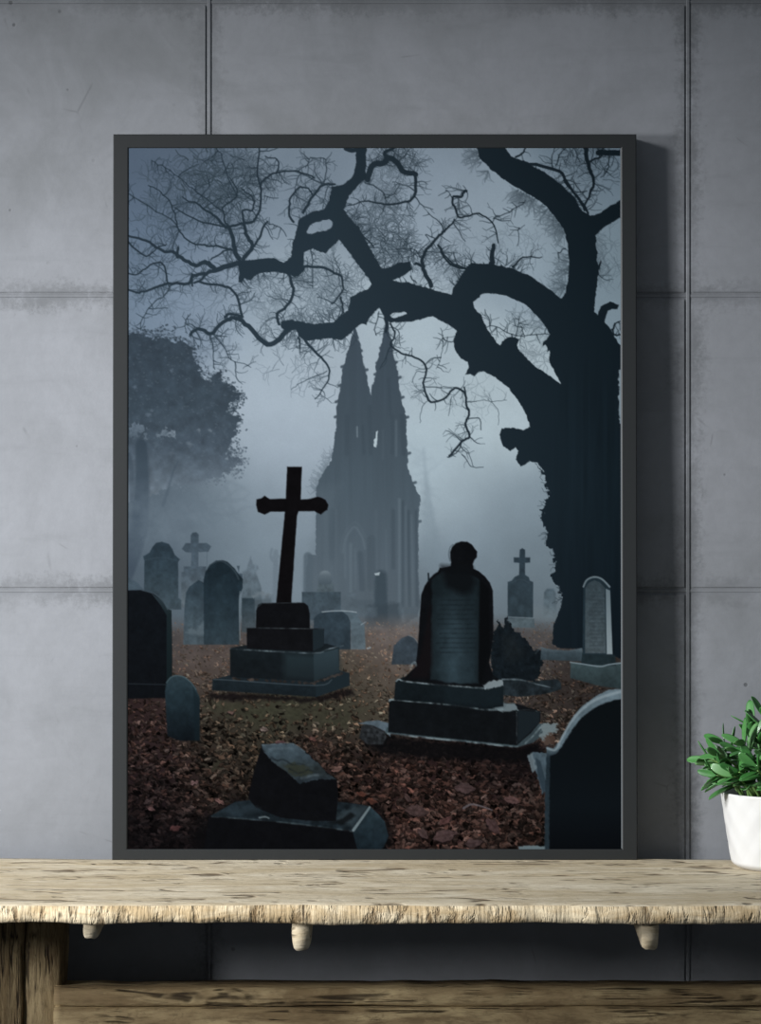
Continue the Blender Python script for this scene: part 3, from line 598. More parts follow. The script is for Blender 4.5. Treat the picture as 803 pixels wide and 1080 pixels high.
    k = Ink(); k.path([(218,602),(223,596),(232,593),(240,596),(248,604),(252,612)], 1.6, 1.6, .25); k.path([(253.5,625),(252.5,640),(253.5,676)], 1.1, 1.1, .8); k.put((92,107,116))
    stone([(130,624),(141,623.6),(150,623.5),(162,627),(171.6,634.7),(177,643.7),(181,645),(182,700),(181,737),(130,738)], mk((624,(15,19,24)),(737,(13,16,20))))
    poly([(160,627),(171.6,634.7),(177,643.7),(181,645),(182,700),(181,737),(176,737),(176,650),(170,640)], mk((627,(40,52,60)),(650,(24,36,40)),(737,(16,25,28))), 1)
    k = Ink(); k.path([(150,623.7),(163,627.6),(172,635.4),(177,644)], 1.2, 1.2, .6); k.put((62,77,86))
    k = Ink(); k.path([(130,722),(175,723)], 1.2, 1.2, .7); k.put((34,42,48))
    stone([(177,777),(174.3,730),(176,720),(180,715),(186,713),(194.8,714.6),(202,720.5),(207,727),(211,737),(211,782),(190,782)], mk((713,(40,57,65)),(735,(30,45,53)),(782,(13,19,24))))
    k = Ink(); k.path([(176,721),(180,716),(186,713.6),(194,715),(202,721),(207,728)], 1.3, 1.3, .5); k.put((74,96,104))
    poly([(204,726),(211,737),(211,782),(206,782)], (18,30,36), 2, a=.6)
    # ---- tall cross on its stepped base
    poly([(222,731),(333,737),(372,726),(374,734),(336,742),(222,738)], (16,13,15), 4, r8=2, a=.8)
    stone([(224,729),(224.5,717.4),(243,713),(358,708),(368.5,711),(369,724),(333.5,736)], mk((708,(26,36,42)),(736,(21,29,34))))
    poly([(333.5,723.7),(368.5,711),(369,724),(333.5,736)], (26,37,43), 1)
    for _ in range(46):
        t = rs.rand(); x, y = (243+90*t, 716.5+5*t) if rs.rand() < .6 else (333+28*t, 720-9*t)
        poly([(x-2.4,y),(x,y-1.4),(x+2.4,y+.3),(x,y+1.6)], tuple(np.array((56,48,44))*rs.uniform(.5, 1.4)), 1, rough=.8, a=.8)
    stone([(243,715),(243,684.6),(262,681),(345,680),(358,684),(358,710),(331.4,719.5)], mk((684,(20,27,31)),(719,(18,23,27))))
    poly([(300,690),(331,691.5),(357,685),(358,710),(331.4,719.5),(300,717)], mk((685,(38,54,60)),(718,(28,38,43))), 9, a=.75)
    poly([(331,691.5),(357,685),(358,710),(331.4,719.5)], mk((685,(46,62,70)),(719,(32,44,50))), 1.2, a=.8)
    stone([(260.5,685),(260.5,663.4),(342,664),(341.6,682.4),(330.4,688)], (16,17,20))
    poly([(330,665),(342,664),(341.6,682.4),(330.4,688)], (27,37,43), 1)
    stone([(270,664),(270.5,645),(272.5,639),(276.4,637),(320.8,636.5),(325,640),(327,648),(327,664)], (14,15,18))
    k = Ink(); k.path([(243.5,685),(262,686.5),(330.5,690),(345,686),(362,682)], 1.6, 1.4, .85); k.path([(278,637),(292,637.3),(307,636.4),(321,636.8)], 1.3, 1.3, .6); k.path([(271,663.3),(328,664.3),(341,664)], 1.1, 1.1, .45)
    k.put((100,116,124), 0, .45)
    k = Ink(); k.path([(226,717.6),(245,718.5),(333,724),(350,718)], 1.2, 1.1, .6); k.path([(272,641),(276.4,637.6)], 1, 1, .5); k.put((66,80,88))
    stone([(303,493.5),(318.7,493.5),(318,510),(317.4,528),(326,527.5),(335,525),(339,526),(343.6,528.5),(346.5,533.7),(345.5,539),(342,541),(338.6,544),(332,540.5),(315,540.5),(313.5,545),(307.4,637),(291.5,637),(300.6,541),(285,541),(279.4,544),(272,541),(270.3,534),(270.7,528),(276,526.5),(279.4,524),(284.4,527.5),(301.5,527)], (13,12,14), sm=0)
    # ---- central headstone on stepped plinth
    poly([(382,778),(400,770),(414,778),(545,788),(566,784),(575,795),(560,806),(470,802),(400,798)], (12,12,14), 8, r8=2, a=.9)
    stone([(379,779),(382,766),(392,763),(404,770),(408,778),(404,786),(388,786)], tex((34,37,40), .3, N3x))
    stone([(378,764),(388,761.5),(399,760.5),(412,764),(412,778),(406,772),(394,766)], (72,86,96))
    stone([(406,774),(408,768),(545,782),(560,772),(568,764),(575,764),(586,765),(585,773),(570,778),(562,784),(545,789)], (52,66,72))
    poly([(572,764),(588,764),(587,772),(578,777),(583,785),(575,785),(570,776)], (110,124,128), 1.5, rough=1.6, a=.8)
    poly([(575,776),(584,774),(586,784),(574,786)], (70,54,46), 2, rough=2, a=.9)
    stone([(409.6,773),(410.5,740),(425,738),(545,743),(570,751),(570,762),(560,774),(545,787)], (15,18,21))
    poly([(546,750),(569,752),(569,763),(558,774),(546,785)], (24,32,37), 1.5)
    poly([(528,742),(544,743),(546,750),(530,752),(520,748)], (110,126,132), 1.6, rough=.7, a=.85)
    k = Ink(); k.path([(411,740),(415,738.8),(440,741),(480,744.6),(512,749.4),(530,749)], 2, 2.2, .9); k.path([(546,750),(558,749.6),(570,752)], 1.2, 1, .7); k.path([(409,774.5),(440,778),(500,784),(545,788.3),(556,783),(570,768)], 1.8, 2, .85); k.seg(545,752,545,785,1.2,1,.45); k.put((112,130,136), 0, .5)
    stone([(415.8,739),(417.3,719),(425,715),(528,717),(531,724),(531,746),(512,748.5),(470,743)], mk((718,(19,27,31)),(747,(15,21,25))))
    poly([(470,724),(512,727),(530,723),(531,745),(512,748),(470,743)], (24,35,41), 8, a=.5)
    stone([(424,718),(439,704),(442,700),(444,716),(470,722),(511,724),(519,712),(530,720),(512,726),(470,724.5)], (14,17,20))
    stone([(425,720),(432,711),(438.6,704.5),(440.8,683),(443,650),(444.4,628.5),(448,619),(452.6,612),(458,606.5),(462,604),(464,600),(468,600),(472,599),(475.5,598),(476,594),(475,590),(475,583),(477,578),(481,574),(487,572),(493,572.6),(498,575.5),(501,580),(503.6,583),(503,589),(500.5,592),(499,596),(499.5,601),(505,603.5),(511.5,609),(517,616),(519.9,624),(520.5,645),(520.5,669.6),(518,690),(516,700),(519.7,712),(516,725),(480,723)], (13,15,18))
    k = Ink(); k.path([(474.8,593),(473.3,586),(475,578.5),(478,575.5)], 1, 1, .6); k.path([(452,606),(452,613)], 1.6, 1.6, 1); k.put((52,64,72))
    k = Ink(); k.path([(452,606),(452.4,614)], 1.6, 1.6, 1); k.put((22,30,36))
    poly([(456,612),(466,604),(478,606),(497,608),(507,613),(506,650),(505,722),(470,721),(454,717)],
         tex(lambda X, Y: np.stack([19+22*np.exp(-((X-478)/18)**2)*np.clip((Y-600)/70, .25, 1)+4*np.exp(-((X-499)/5)**2), 27+30*np.exp(-((X-478)/18)**2)*np.clip((Y-600)/70, .25, 1)+6*np.exp(-((X-499)/5)**2), 31+34*np.exp(-((X-478)/18)**2)*np.clip((Y-600)/70, .25, 1)+7*np.exp(-((X-499)/5)**2)], -1), .10, N8x), 2.2, r8=.8)
    poly([(466,598),(498,600),(502,616),(497,626),(488,628),(470,620)], (13,16,19), 8, a=.9)
    poly([(506,612),(516,622),(517,690),(508,722),(505,720)], (10,12,14), 2.5, a=.8)
    poly([(444,690),(454,640),(456,700),(452,716),(432,716)], (22,17,19), 5, a=.6)
    k = Ink()                                          # worn, unreadable inscription lines
    for yy in range(634, 694, 5):
        x = 460+rs.rand()*5
        while x < 500: x2 = x+rs.uniform(2, 7); k.seg(x, yy+.5*rs.rand(), min(x2, 502), yy, 1.3, 1.3, rs.uniform(.2, .5)); x = x2+1.4
    k.put((16,22,26), .5)
    k = Ink(); k.path([(418,719.5),(421,717.5),(427,719.6),(450,722),(480,724.5),(512,727)], 1.5, 1.9, .9); k.path([(433,704),(437.5,699.5),(439,703)], 2.6, 2, .9); k.seg(428,713,434,706,1,1,.5); k.put((118,134,140), 0, .5)
    poly([(510,724),(518,719),(530,718),(531,724),(512,728)], (128,142,148), 1.4, rough=.6, a=.85)
    # ---- near arched stone at the right edge
    stone([(560,798),(562,794),(577,795),(578,833),(572,838),(567,820)], (62,78,88), rough=.9)
    poly([(565,800),(570,804),(577,830),(573,838),(567,818)], (36,50,60), 1.5, a=.8)
    poly([(556,797),(562,795),(566,812),(562,816)], (96,112,120), 1.2, rough=.8, a=.85)
    stone([(574,900),(575,830),(576.7,789),(583,790),(590,783),(596,771),(602,760),(609,751),(616,744),(624,738),(632,733),(643,728),(660,727),(660,900)], mk((727,(92,110,120)),(790,(78,96,106)),(800,(30,42,50)),(896,(34,46,54))), rough=.5)
    poly([(579,900),(580,798),(586,796),(592,789),(598,779),(605,768),(613,758),(624,749.5),(636,743),(648,739),(661,737.5),(661,900)], mk((737,(12,17,20)),(800,(13,18,22)),(850,(14,20,25)),(900,(10,13,17))), 1.5, rough=.4)
    k = Ink(); k.path([(589,786),(600,766),(613,750),(630,738),(656,730)], 2.0, 3.4, .55); k.path([(577,790),(585,792),(590,786)], 2.2, 2, .6); k.put((140,156,164), .6)
    poly([(546,893),(560,892),(575,893),(575,899),(548,899)], (92,108,114), 1.4, rough=.6)
    # ---- broken block lying on a slab, nearest the viewer
    poly([(212,865),(250,842),(300,850),(400,850),(415,880),(410,900),(200,900)], (11,11,13), 10, a=.75)
    stone([(221.8,861.5),(235,854),(249,846),(280,843),(356,846),(374,848),(390.4,851),(384,864),(372,877),(300,868)], tex((24,33,39), .3, N8x))
    stone([(221,862),(300,868.5),(372,877.5),(380,900),(215,900)], (12,13,16))
    stone([(372,877),(390.4,851),(399,859),(406,867),(410,882.5),(405,894),(398,900),(378,900)], tex(mk((851,(36,52,60)),(898,(20,30,37))), .12, N8x))
    k = Ink(); k.path([(224,862),(260,864.4),(300,868),(350,874),(372,877.3)], 1.6, 2, .7); k.put((62,78,84), 0, .5)
    k = Ink(); k.path([(390,852),(383,862),(373,876)], 2.2, 3.0, .8); k.path([(274,863),(280,862),(284,863.5)], 2, 1.6, .6); k.put((118,134,140))
    poly([(356,858),(372,852),(388,853),(372,872),(352,868)], (60,74,80), 5, r8=2, a=.45)
    poly([(346,868),(358,866),(370,858),(376,862),(362,872)], (12,14,16), 3, r8=1.5, a=.8)
    stone([(276,789),(275.4,786),(290,785),(309.4,784.6),(322.4,793),(335,805),(346,816),(355.5,822.3),(357,840),(354.5,866.8),(325,866),(296,863),(270,852),(262,842),(268,815)], (13,14,17))
    poly([(275.4,786.6),(290,785.5),(309.4,785),(322.4,793.5),(335,805.5),(346,817),(355,822.5),(336,823),(316,827),(301.5,814.5),(290,806),(280.6,796)],
         tex(mk((785,(54,68,77)),(800,(48,61,69)),(812,(38,46,48)),(828,(34,44,52))), .22, N8x), 1.2, rough=.8)
    poly([(300,808),(312,806),(322,808),(330,815),(318,820),(306,816)], (44,48,38), 3, rough=2, a=.8)
    k = Ink(); k.path([(286,800),(292,803),(299,803),(306,807),(314,805),(322,807)], 2.4, 1, .6, 2, .8); k.path([(306,812),(315,816),(324,812),(334,815),(343,814)], 2.2, 1, .55, 2, .8); k.put((18,24,28), .5, .4)
    k = Ink(); k.path([(318,822),(330,818),(345,819)], 3, 2, .5, 2, .6); k.path([(284,791),(298,790),(310,791)], 2.5, 2, .35, 2, .6); k.put((88,102,110), .7, .4)
    k = Ink(); k.path([(277,786.6),(292,785.6),(309,785.2),(322,793.6)], 1.3, 1.3, .5); k.put((92,108,116))
    poly([(236,858),(255,850),(275,853),(262,860)], (36,48,56), 5, r8=2, a=.6)
    # ---- colour muted, painted brighter rightwards to offset lamp falloff, film-like grain of the print
    mn = CV.mean(2, keepdims=True); CV[:] = mn+(CV-mn)*.86
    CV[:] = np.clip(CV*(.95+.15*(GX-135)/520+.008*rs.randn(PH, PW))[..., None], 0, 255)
    return CV
# ---------------- the room: concrete panel wall and floor
def wall():
    bm = bmesh.new()
    add_box(bm, -2.1, 2.3, .0019, .15, 0, 2.65)                        # backing behind the joints
    xs = [-2.1]+GVX+[2.3]; zs = [2.65]+GHZ+[0]
    g = .0038
    for i in range(len(xs)-1):
        for j in range(len(zs)-1):
            x0, x1, z1, z0 = xs[i]+g, xs[i+1]-g, zs[j]-g, zs[j+1]+g
            add_box(bm, x0, x1, 0, .03, z0, z1, .0014, 2)
    for x in GVX: add_box(bm, x-.0024, x+.0024, .0001, .03, 0, 2.65, .0009, 1)   # mortar bead in each joint
    for z in GHZ: add_box(bm, -2.1, 2.3, .0012, .03, z-.0024, z+.0024, .0009, 1)
    o = obj('wall_back', finish(bm, 'wall_back'), M_con); o['kind'] = 'structure'
wall()
bm = bmesh.new(); add_box(bm, -2.1, 2.3, -4.2, .15, -.1, 0)
o = obj('floor', finish(bm, 'floor'), M_floor); o['kind'] = 'structure'

# ---------------- the rustic console table
XA, XB = -1.02, 1.12
def nz(x, y=0, z=0, s=1): return mnoise.noise(Vector((x*s+3.7, y*s, z*s)))
def front_y(x): return -.447+.010*nz(x, 0, 0, 3.1)+.007*nz(x, 1, 0, 9)+.0035*nz(x, 2, 0, 31)
def back_y(x): return -.027+.020*nz(x, 5, 0, 4.5)-.006*abs(nz(x, 6, 0, 17))
def bottom_z(x): return TOP-.0225+.0045*nz(x, 3, 0, 5)+.0026*nz(x, 4, 0, 16)+.0010*nz(x, 4, 0, 60)
def tabletop():
    nx = 520; prof = []
    vs, fs, mi = [], [], []
    NY = 26
    for i in range(nx+1):
        x = XA+(XB-XA)*i/nx
        fy, by, bz = front_y(x), back_y(x), bottom_z(x)
        ring = [(by, bz), (by+.0, TOP-.004)]
        for k in range(NY+1):
            y = by-.002+(fy+.012-by)*k/NY
            dz = -.0009*max(0, nz(x*1.0, y*6, 0, 4))
            ring.append((y, TOP+dz-(0.0006 if k == 0 else 0)))
        r_ = .5+.5*nz(x, 7, 0, 14)
        ring += [(fy+.0055, TOP-.0012-.001*r_), (fy+.002, TOP-.0040-.002*r_), (fy+.0002+.0012*nz(x, 8, 0, 60), TOP-.0085), (fy-.0004+.0014*nz(x, 9, 0, 60), TOP-.0135), (fy+.001+.0012*nz(x, 10, 0, 50), (TOP-.017+bz)/2), (fy+.0045, bz+.0008), (fy+.012, bz)]
        vs += [(x, a, b) for a, b in ring]
        m = len(ring)
    for i in range(nx):
        for k in range(m):
            a, b = i*m+k, i*m+(k+1) % m
            fs.append((a, b, b+m, a+m)); mi.append(1 if NY+3 <= k <= m-3 else 0)
    fs.append(tuple(range(m))[::-1]); mi.append(0); fs.append(tuple(nx*m+k for k in range(m))); mi.append(0)
    me = mesh('tabletop', [(x, y, z) for x, y, z in vs], fs, True)
    return me, mi
T = empty('console_table', (0, -.24, 0), 'rustic weathered wooden console table with a live-edge plank top under the framed poster', 'table')
def tpart(name, me, mat):
    o = obj(name, me, mat, T); me.transform(Matrix.Translation((0, .24, 0))); return o
me, mi = tabletop(); me.name = 'tabletop'
o = tpart('tabletop', me, [M_top, M_edge]); me.polygons.foreach_set('material_index', mi)
bm = bmesh.new(); bm.from_mesh(me); bmesh.ops.recalc_face_normals(bm, faces=bm.faces); bm.to_mesh(me); bm.free()
def rough_plank(x0, x1, y0, y1, z0, z1, n, amp, seed, axis='z', bev=.006):
    """a hewn plank: bevelled box cut into rings along its length and gently wobbled"""
    bm = bmesh.new(); ring = []
    A0, A1 = (z0, z1) if axis == 'z' else (x0, x1)
    for i in range(n+1):
        a = A0+(A1-A0)*i/n
        if axis == 'z': u0, u1, v0, v1 = x0, x1, y0, y1
        else: u0, u1, v0, v1 = y0, y1, z0, z1
        wob = lambda q: amp*nz(a*7, q+seed, seed)+amp*.5*nz(a*26, q+seed, seed+3)
        u0 += wob(1); u1 += wob(2); v0 += wob(3); v1 += wob(4); b = bev*(1+.5*nz(a*12, seed, 9))
        um, vm = (u0+u1)/2+wob(7)*.4, (v0+v1)/2
        pts = [(u0+b, v0), (um, v0-abs(wob(5))*.4), (u1-b, v0), (u1-b*.3, v0+b*.3), (u1, v0+b), (u1+wob(6)*.3, vm), (u1, v1-b), (u1-b, v1), (um, v1), (u0+b, v1), (u0, v1-b), (u0, vm), (u0, v0+b), (u0+b*.3, v0+b*.3)]
        ring.append([bm.verts.new((p, q, a) if axis == 'z' else (a, p, q)) for p, q in pts])
    m = len(ring[0])
    for i in range(n):
        for k in range(m): bm.faces.new((ring[i][k], ring[i][(k+1) % m], ring[i+1][(k+1) % m], ring[i+1][k]))
    bm.faces.new(ring[0]); bm.faces.new(ring[-1])
    return finish(bm, 'plank', True)
ZB = TOP-.0215
for (x0, x1, y0, y1, sd, dz) in ((-.595, -.4505, -.155, -.095, 1, 0), (-.4495, -.4025, -.150, -.100, 4, 0), (.86, .915, -.150, -.100, 7, 0), (.916, 1.05, -.155, -.095, 9, 0)):
    me = rough_plank(x0, x1, y0, y1, 0, ZB-.0005, 60, .0035 if x1-x0 > .1 else .005, sd)
    if sd == 4:
        for v in me.vertices:                          # hewn plank flares towards the table top
            t = max(0, (v.co.z-.55)/.18); v.co.x += (.012*t*t if v.co.x > -.43 else 0)+.004*nz(v.co.x*40, v.co.y*20, v.co.z*6)
    tpart('leg', me, M_leg)
o = tpart('stretcher', rough_plank(-.41, .87, -.170, -.105, .5815, .6040, 160, .0022, 21, 'x', .005), M_beam)
o = tpart('stretcher', rough_plank(-.41, .87, -.174, -.110, .510, .5800, 160, .0022, 27, 'x', .005), M_beam)
def peg(x0, x1, depth, y0, length, slope, seed):
    bm = bmesh.new(); rings = []
    n = 20; m = 24; xc, hw = (x0+x1)/2, (x1-x0)/2
    for i in range(n+1):
        t = i/n; y = y0+length*t
        dp = depth*(1-slope*t); cz = ZB-dp/2+.002; rr = []
        r0 = .88 if i == 0 else .97 if i == 1 else 1
        for k in range(m):
            a = 2*math.pi*k/m; ca, sa = math.cos(a), math.sin(a)
            sq = (abs(ca)**5+abs(sa)**5)**(-1/5)
            q = 1+.10*nz(ca*1.2+seed, sa*1.2, t*2)
            px_, pz_ = hw*ca*sq*q*r0*(1-.10*max(0, -sa)), dp/2*sa*sq*(q if sa < 0 else 1)*(r0 if sa < 0 else 1)
            rr.append(bm.verts.new((xc+px_, y-.004*sa*(i == 0), min(cz+pz_, ZB-.0004))))
        rings.append(rr)
    for i in range(n):
        for k in range(m): bm.faces.new((rings[i][k], rings[i][(k+1) % m], rings[i+1][(k+1) % m], rings[i+1][k]))
    bm.faces.new(rings[0]); bm.faces.new(rings[-1])
    return finish(bm, 'peg', True)
px = lambda p, y: (p-401.5)*(D+y)/F
for (a, b, dep, y0, ln, sl, sd) in ((87, 104, .024, -.43, .30, .80, 1), (307, 328, .0385, -.43, .30, .80, 5), (676, 696, .0375, -.43, .22, .7, 8), (1000, 1020, .036, -.43, .16, .6, 11)):
    tpart('peg', peg(px(a, y0), px(b, y0), dep, y0, ln, sl, sd), M_top)

# ---------------- the framed picture leaning on the wall
SC = 810.
FW0, FW1 = (119-395.5)/SC, (672-395.5)/SC
FH = (907.4-142)/SC
LX0, LX1, LZ0, LZ1 = (135-395.5)/SC, (655.6-395.5)/SC, (907.4-896)/SC, (907.4-156.6)/SC
FD = .034
lean = math.radians(.95)
P = empty('framed_poster', ((395.5-401.5)/SC, -.053, TOP), 'tall dark grey framed poster of a misty graveyard and chapel, leaning on the wall', 'framed picture', rot=(-lean, 0, 0))
def rail(p_outer_a, p_outer_b, p_inner_a, p_inner_b):
    """mitred moulding: a flat face with small chamfers and an inner step"""
    oa, ob, ia, ib = [Vector((p[0], 0, p[1])) for p in (p_outer_a, p_outer_b, p_inner_a, p_inner_b)]
    def prof(o, i):
        L = lambda t: o.lerp(i, t)
        seq = [(0, FD), (0, .0012), (.06, 0), (.93, 0), (1.0, .0006), (1.0, .0030), (.80, .0030), (.80, FD)]
        return [L(t)+Vector((0, y, 0)) for t, y in seq]
    a, b = prof(oa, ia), prof(ob, ib); n = len(a)
    fs = [(k, (k+1) % n, n+(k+1) % n, n+k) for k in range(n)]+[tuple(range(n))[::-1], tuple(range(n, 2*n))]
    me = mesh('frame_rail', a+b, fs)
    bm = bmesh.new(); bm.from_mesh(me); bmesh.ops.recalc_face_normals(bm, faces=bm.faces); bm.to_mesh(me); bm.free()
    return me
O = [(FW0, 0), (FW1, 0), (FW1, FH), (FW0, FH)]; I = [(LX0, LZ0), (LX1, LZ0), (LX1, LZ1), (LX0, LZ1)]
for k in range(4):
    obj('frame_rail', rail(O[k], O[(k+1) % 4], I[k], I[(k+1) % 4]), M_frame, P)
bm = bmesh.new(); add_box(bm, LX0-.0012, LX1+.0012, .0034, .0100, LZ0-.0012, LZ1+.0012)
obj('backing_board', finish(bm, 'backing_board'), m_plain('grey_mount_board', lin(90, 92, 94), .8, .2), P)
# pale strip along the right side, coloured as light on the inner lip
bm = bmesh.new(); add_box(bm, LX1-.0008, LX1+.0005, .0004, .0032, LZ0+.001, LZ1-.001)
obj('lip_highlight', finish(bm, 'lip_highlight'), M_lip, P)['label'] = 'pale hairline strip coloured as light on the inner lip'
def build_print():
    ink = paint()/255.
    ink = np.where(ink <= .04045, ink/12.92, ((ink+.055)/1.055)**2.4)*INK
    X = (GX-395.5)/SC; Zc = (907.4-GY)/SC
    co = np.stack([X, np.full(X.shape, .0012), Zc], -1).reshape(-1, 3)
    me = bpy.data.meshes.new('picture_print')
    nq = (PW-1)*(PH-1)
    me.vertices.add(PW*PH); me.vertices.foreach_set('co', co.astype(np.float32).ravel())
    a = (np.arange(PH-1)[:, None]*PW+np.arange(PW-1)[None, :]).ravel()
    q = np.stack([a, a+PW, a+PW+1, a+1], -1).astype(np.int32)
    me.loops.add(nq*4); me.loops.foreach_set('vertex_index', q.ravel())
    me.polygons.add(nq); me.polygons.foreach_set('loop_start', np.arange(0, nq*4, 4, dtype=np.int32))
    me.update(calc_edges=True)
    at = me.color_attributes.new('ink', 'FLOAT_COLOR', 'POINT')
    at.data.foreach_set('color', np.concatenate([ink.reshape(-1, 3), np.ones((PW*PH, 1))], 1).astype(np.float32).ravel())
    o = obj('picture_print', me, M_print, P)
    o['label'] = 'moody blue-grey graveyard print: black stone cross, dark headstones, bare tree, spired chapel in fog and brown fallen leaves'
build_print()

# ---------------- succulent in the white pot
random.seed(12)
PL = empty('potted_succulent', (.512, -.122, TOP+.0003), 'bushy green succulent in a white embossed ceramic pot right of the poster', 'potted plant')
RT, RB, PHH = .0785, .0635, .0955
def pot():
    n, m = 192, 64; vs, fs = [], []
    prof = []
    for j in range(m+1):
        t = j/m; z = PHH*t; r = RB+(RT-RB)*t**.9
        if t < .09: r -= .009*(1-t/.09)**2
        prof.append((r, z, 1 if .1 < t < .96 else 0))
    prof += [(RT-.0012, PHH+.0008, 0), (RT-.0042, PHH+.0004, 0), (RT-.005, PHH-.003, 0), (RT-.008, PHH-.03, 0), (.0001, PHH-.03, 0)]
    prof = [(.0001, 0, 0)]+prof
    for r, z, e in prof:
        for i in range(n):
            a = 2*math.pi*i/n; d = 0
            if e:
                u, v = a*14/(2*math.pi), z/.021
                p_, q_ = (u+v*.5) % 1, (u-v*.5) % 1
                d = .0011*(1-min(abs(p_-.5), .5)*2)*1-.0009*(abs(q_-.5) < .06)-.0005*(abs(p_-.5) < .05)
                d = .0016*(min(p_, 1-p_)+min(q_, 1-q_))-.0008
            vs.append(((r+d)*math.cos(a), (r+d)*math.sin(a), z))
    L = len(prof)
    for j in range(L-1):
        for i in range(n):
            k = (i+1) % n; fs.append((j*n+i, j*n+k, (j+1)*n+k, (j+1)*n+i))
    return mesh('pot', vs, fs, True)
obj('pot', pot(), M_pot, PL)
def soil():
    bm = bmesh.new(); bmesh.ops.create_circle(bm, cap_ends=True, segments=48, radius=RT-.0065)
    bmesh.ops.subdivide_edges(bm, edges=bm.edges[:], cuts=1)
    r = bmesh.ops.extrude_face_region(bm, geom=bm.faces[:])
    for v in r['geom']:
        if isinstance(v, bmesh.types.BMVert): v.co.z += .004
    for v in bm.verts: v.co.z += PHH-.014+.0015*nz(v.co.x*60, v.co.y*60)
    return finish(bm, 'soil', True)
obj('soil', soil(), M_soil, PL)
def leaf_verts(Lf, Wf, cup, curl):
    """fleshy pointed oval with a fold along the middle; local +X is the tip"""
    nu, nv = 12, 10; V, Fc = [], []
    for i in range(nu+1):
        t = i/nu; wd = Wf*.5*max(0, 1-abs((t-.56)/.56)**2.4)**.62 if t < .56 else Wf*.5*max(0, 1-((t-.56)/.46)**2.3)**.6
        if i == 0: wd = Wf*.10
        if i == nu: wd = Wf*.10
        th = Wf*.13*math.sin(math.pi*min(max(t, .06), .97))**.5+.0003
        xc = Lf*t; zc = curl*Lf*t*t
        for k in range(nv):
            a = 2*math.pi*k/nv; y = wd*math.cos(a); z = th*math.sin(a)*(1 if math.sin(a) < 0 else .35)+cup*abs(y)
            V.append(Vector((xc, y, zc+z)))
    for i in range(nu):
        for k in range(nv): Fc.append((i*nv+k, i*nv+(k+1) % nv, (i+1)*nv+(k+1) % nv, (i+1)*nv+k))
    Fc.append(tuple(range(nv))[::-1]); Fc.append(tuple(nu*nv+k for k in range(nv)))
    return V, Fc
def tube(pts, r0, r1, m=8):
    vs, fs = [], []
    for i, p in enumerate(pts):
        d = (pts[min(i+1, len(pts)-1)]-pts[max(i-1, 0)]).normalized(); s = d.cross(Vector((.3, 1, .2))).normalized(); u = d.cross(s)
        r = r0+(r1-r0)*i/(len(pts)-1)
        vs += [p+s*r*math.cos(2*math.pi*k/m)+u*r*math.sin(2*math.pi*k/m) for k in range(m)]
    for i in range(len(pts)-1):
        for k in range(m): fs.append((i*m+k, i*m+(k+1) % m, (i+1)*m+(k+1) % m, (i+1)*m+k))
    fs.append(tuple(range(m))[::-1]); fs.append(tuple((len(pts)-1)*m+k for k in range(m)))
    return vs, fs
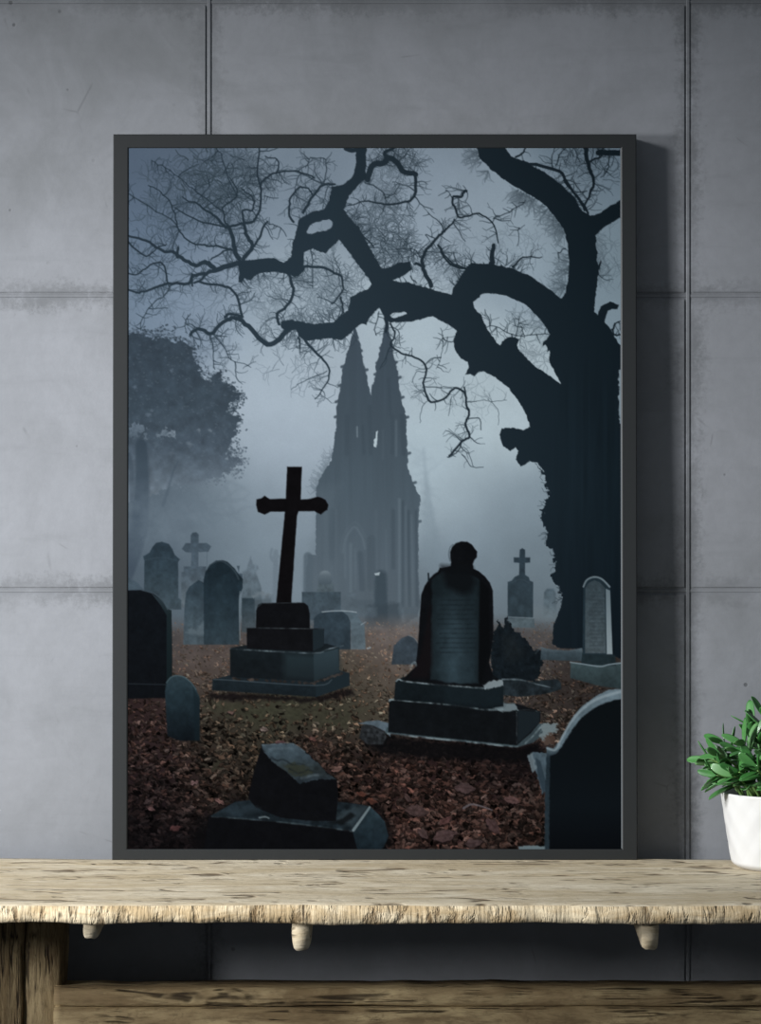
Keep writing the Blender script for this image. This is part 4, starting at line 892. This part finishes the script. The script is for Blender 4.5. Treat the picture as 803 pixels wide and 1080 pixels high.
def branch(base, tip, rise, pairs, size):
    b = Vector(base); t_ = Vector(tip); mid = b.lerp(t_, .45)+Vector((0, 0, rise))
    pts = [(1-s)**2*b+2*s*(1-s)*mid+s*s*t_ for s in [i/10 for i in range(11)]]
    vs, fs = tube(pts, .0022, .0012)
    st = obj('stem', mesh('stem', vs, fs, True), M_stem, PL)
    V, Fc, tint = [], [], []
    def add(pos, axis, out, L, W):
        lv, lf = leaf_verts(L, W, random.uniform(.15, .4), random.uniform(-.18, .12))
        xax = out.normalized(); yax = axis.cross(xax).normalized(); zax = xax.cross(yax)
        Mx = Matrix((xax, yax, zax)).transposed()
        o_ = len(V); V.extend([pos+Mx @ q for q in lv]); Fc.extend([tuple(o_+i for i in f) for f in lf]); tint.extend([random.random()**2]*len(lv))
    ph = random.uniform(0, 3.14)
    for p in range(pairs):
        s = .42+.56*p/(pairs-1) if pairs > 1 else 1
        i = min(int(s*10), 9); pos = pts[i].lerp(pts[i+1], s*10-i); ax = (pts[i+1]-pts[i]).normalized()
        s1 = ax.cross(Vector((.1, .9, .3))).normalized(); s2 = ax.cross(s1)
        a0 = ph+p*1.57
        tipness = p/(pairs-1) if pairs > 1 else 1
        for q in range(2 if p < pairs-1 else 3):
            a = a0+q*(math.pi if p < pairs-1 else 2.1)+random.uniform(-.3, .3)
            side = s1*math.cos(a)+s2*math.sin(a)
            out = side*(1.0-.35*tipness)+ax*(.35+.45*tipness)+Vector((0, 0, .02))
            L = size*random.uniform(.8, 1.15)*(1-.12*tipness); add(pos+side*.0012, ax, out, L, L*random.uniform(.32, .40))
    me = mesh('leaves', V, Fc, True)
    at = me.attributes.new('tint', 'FLOAT', 'POINT'); at.data.foreach_set('value', tint)
    obj('leaves', me, M_leaf, st)
zr = PHH-.012
EXPL = [((-.028, -.02, zr), (-.086, -.030, PHH+.050), .022, 4, .033), ((-.02, -.03, zr), (-.058, -.055, PHH+.066), .02, 4, .036), ((-.035, 0, zr), (-.095, .0, PHH+.042), .022, 4, .030),
        ((-.015, -.01, zr), (-.026, -.03, PHH+.098), .01, 5, .036), ((-.050, -.02, zr), (-.088, -.030, PHH+.024), .020, 4, .034), ((-.040, -.040, zr), (-.070, -.056, PHH+.026), .016, 3, .034),
        ((-.03, .02, zr), (-.072, .030, PHH+.060), .02, 4, .033), ((-.02, -.050, zr), (-.042, -.070, PHH+.034), .018, 3, .034), ((0, -.04, zr), (-.010, -.070, PHH+.050), .02, 4, .036), ((-.01, 0, zr), (-.040, .0, PHH+.086), .02, 4, .034),
        ((-.05, .0, zr), (-.075, -.02, PHH+.030), .012, 3, .034), ((-.03, -.03, zr), (-.045, -.060, PHH+.040), .015, 4, .035), ((.0, -.055, zr), (-.012, -.078, PHH+.034), .015, 3, .034), ((-.045, -.03, zr), (-.062, -.050, PHH+.030), .015, 3, .034), ((-.03, -.01, zr), (-.055, -.02, PHH+.050), .015, 4, .034), ((-.02, -.02, zr), (-.035, -.04, PHH+.066), .012, 4, .035)]
EXPL += [((-.05, -.01, zr), (-.080, .005, PHH+.016), .016, 4, .032), ((-.045, .02, zr), (-.078, .03, PHH+.034), .016, 4, .032), ((-.01, -.05, zr), (-.024, -.066, PHH+.042), .014, 4, .033), ((-.04, -.03, zr), (-.056, -.044, PHH+.030), .012, 4, .033)]
for e in EXPL: branch(*e)
for k in range(15):
    a = random.uniform(-1.9, 1.9); r = random.uniform(.01, .05); R_ = random.uniform(.03, .085)
    branch((r*math.cos(a), r*math.sin(a), zr), (R_*math.cos(a), R_*math.sin(a), PHH+random.uniform(.02, .12)*(1-.5*R_/.1)), .02, 4, .034)
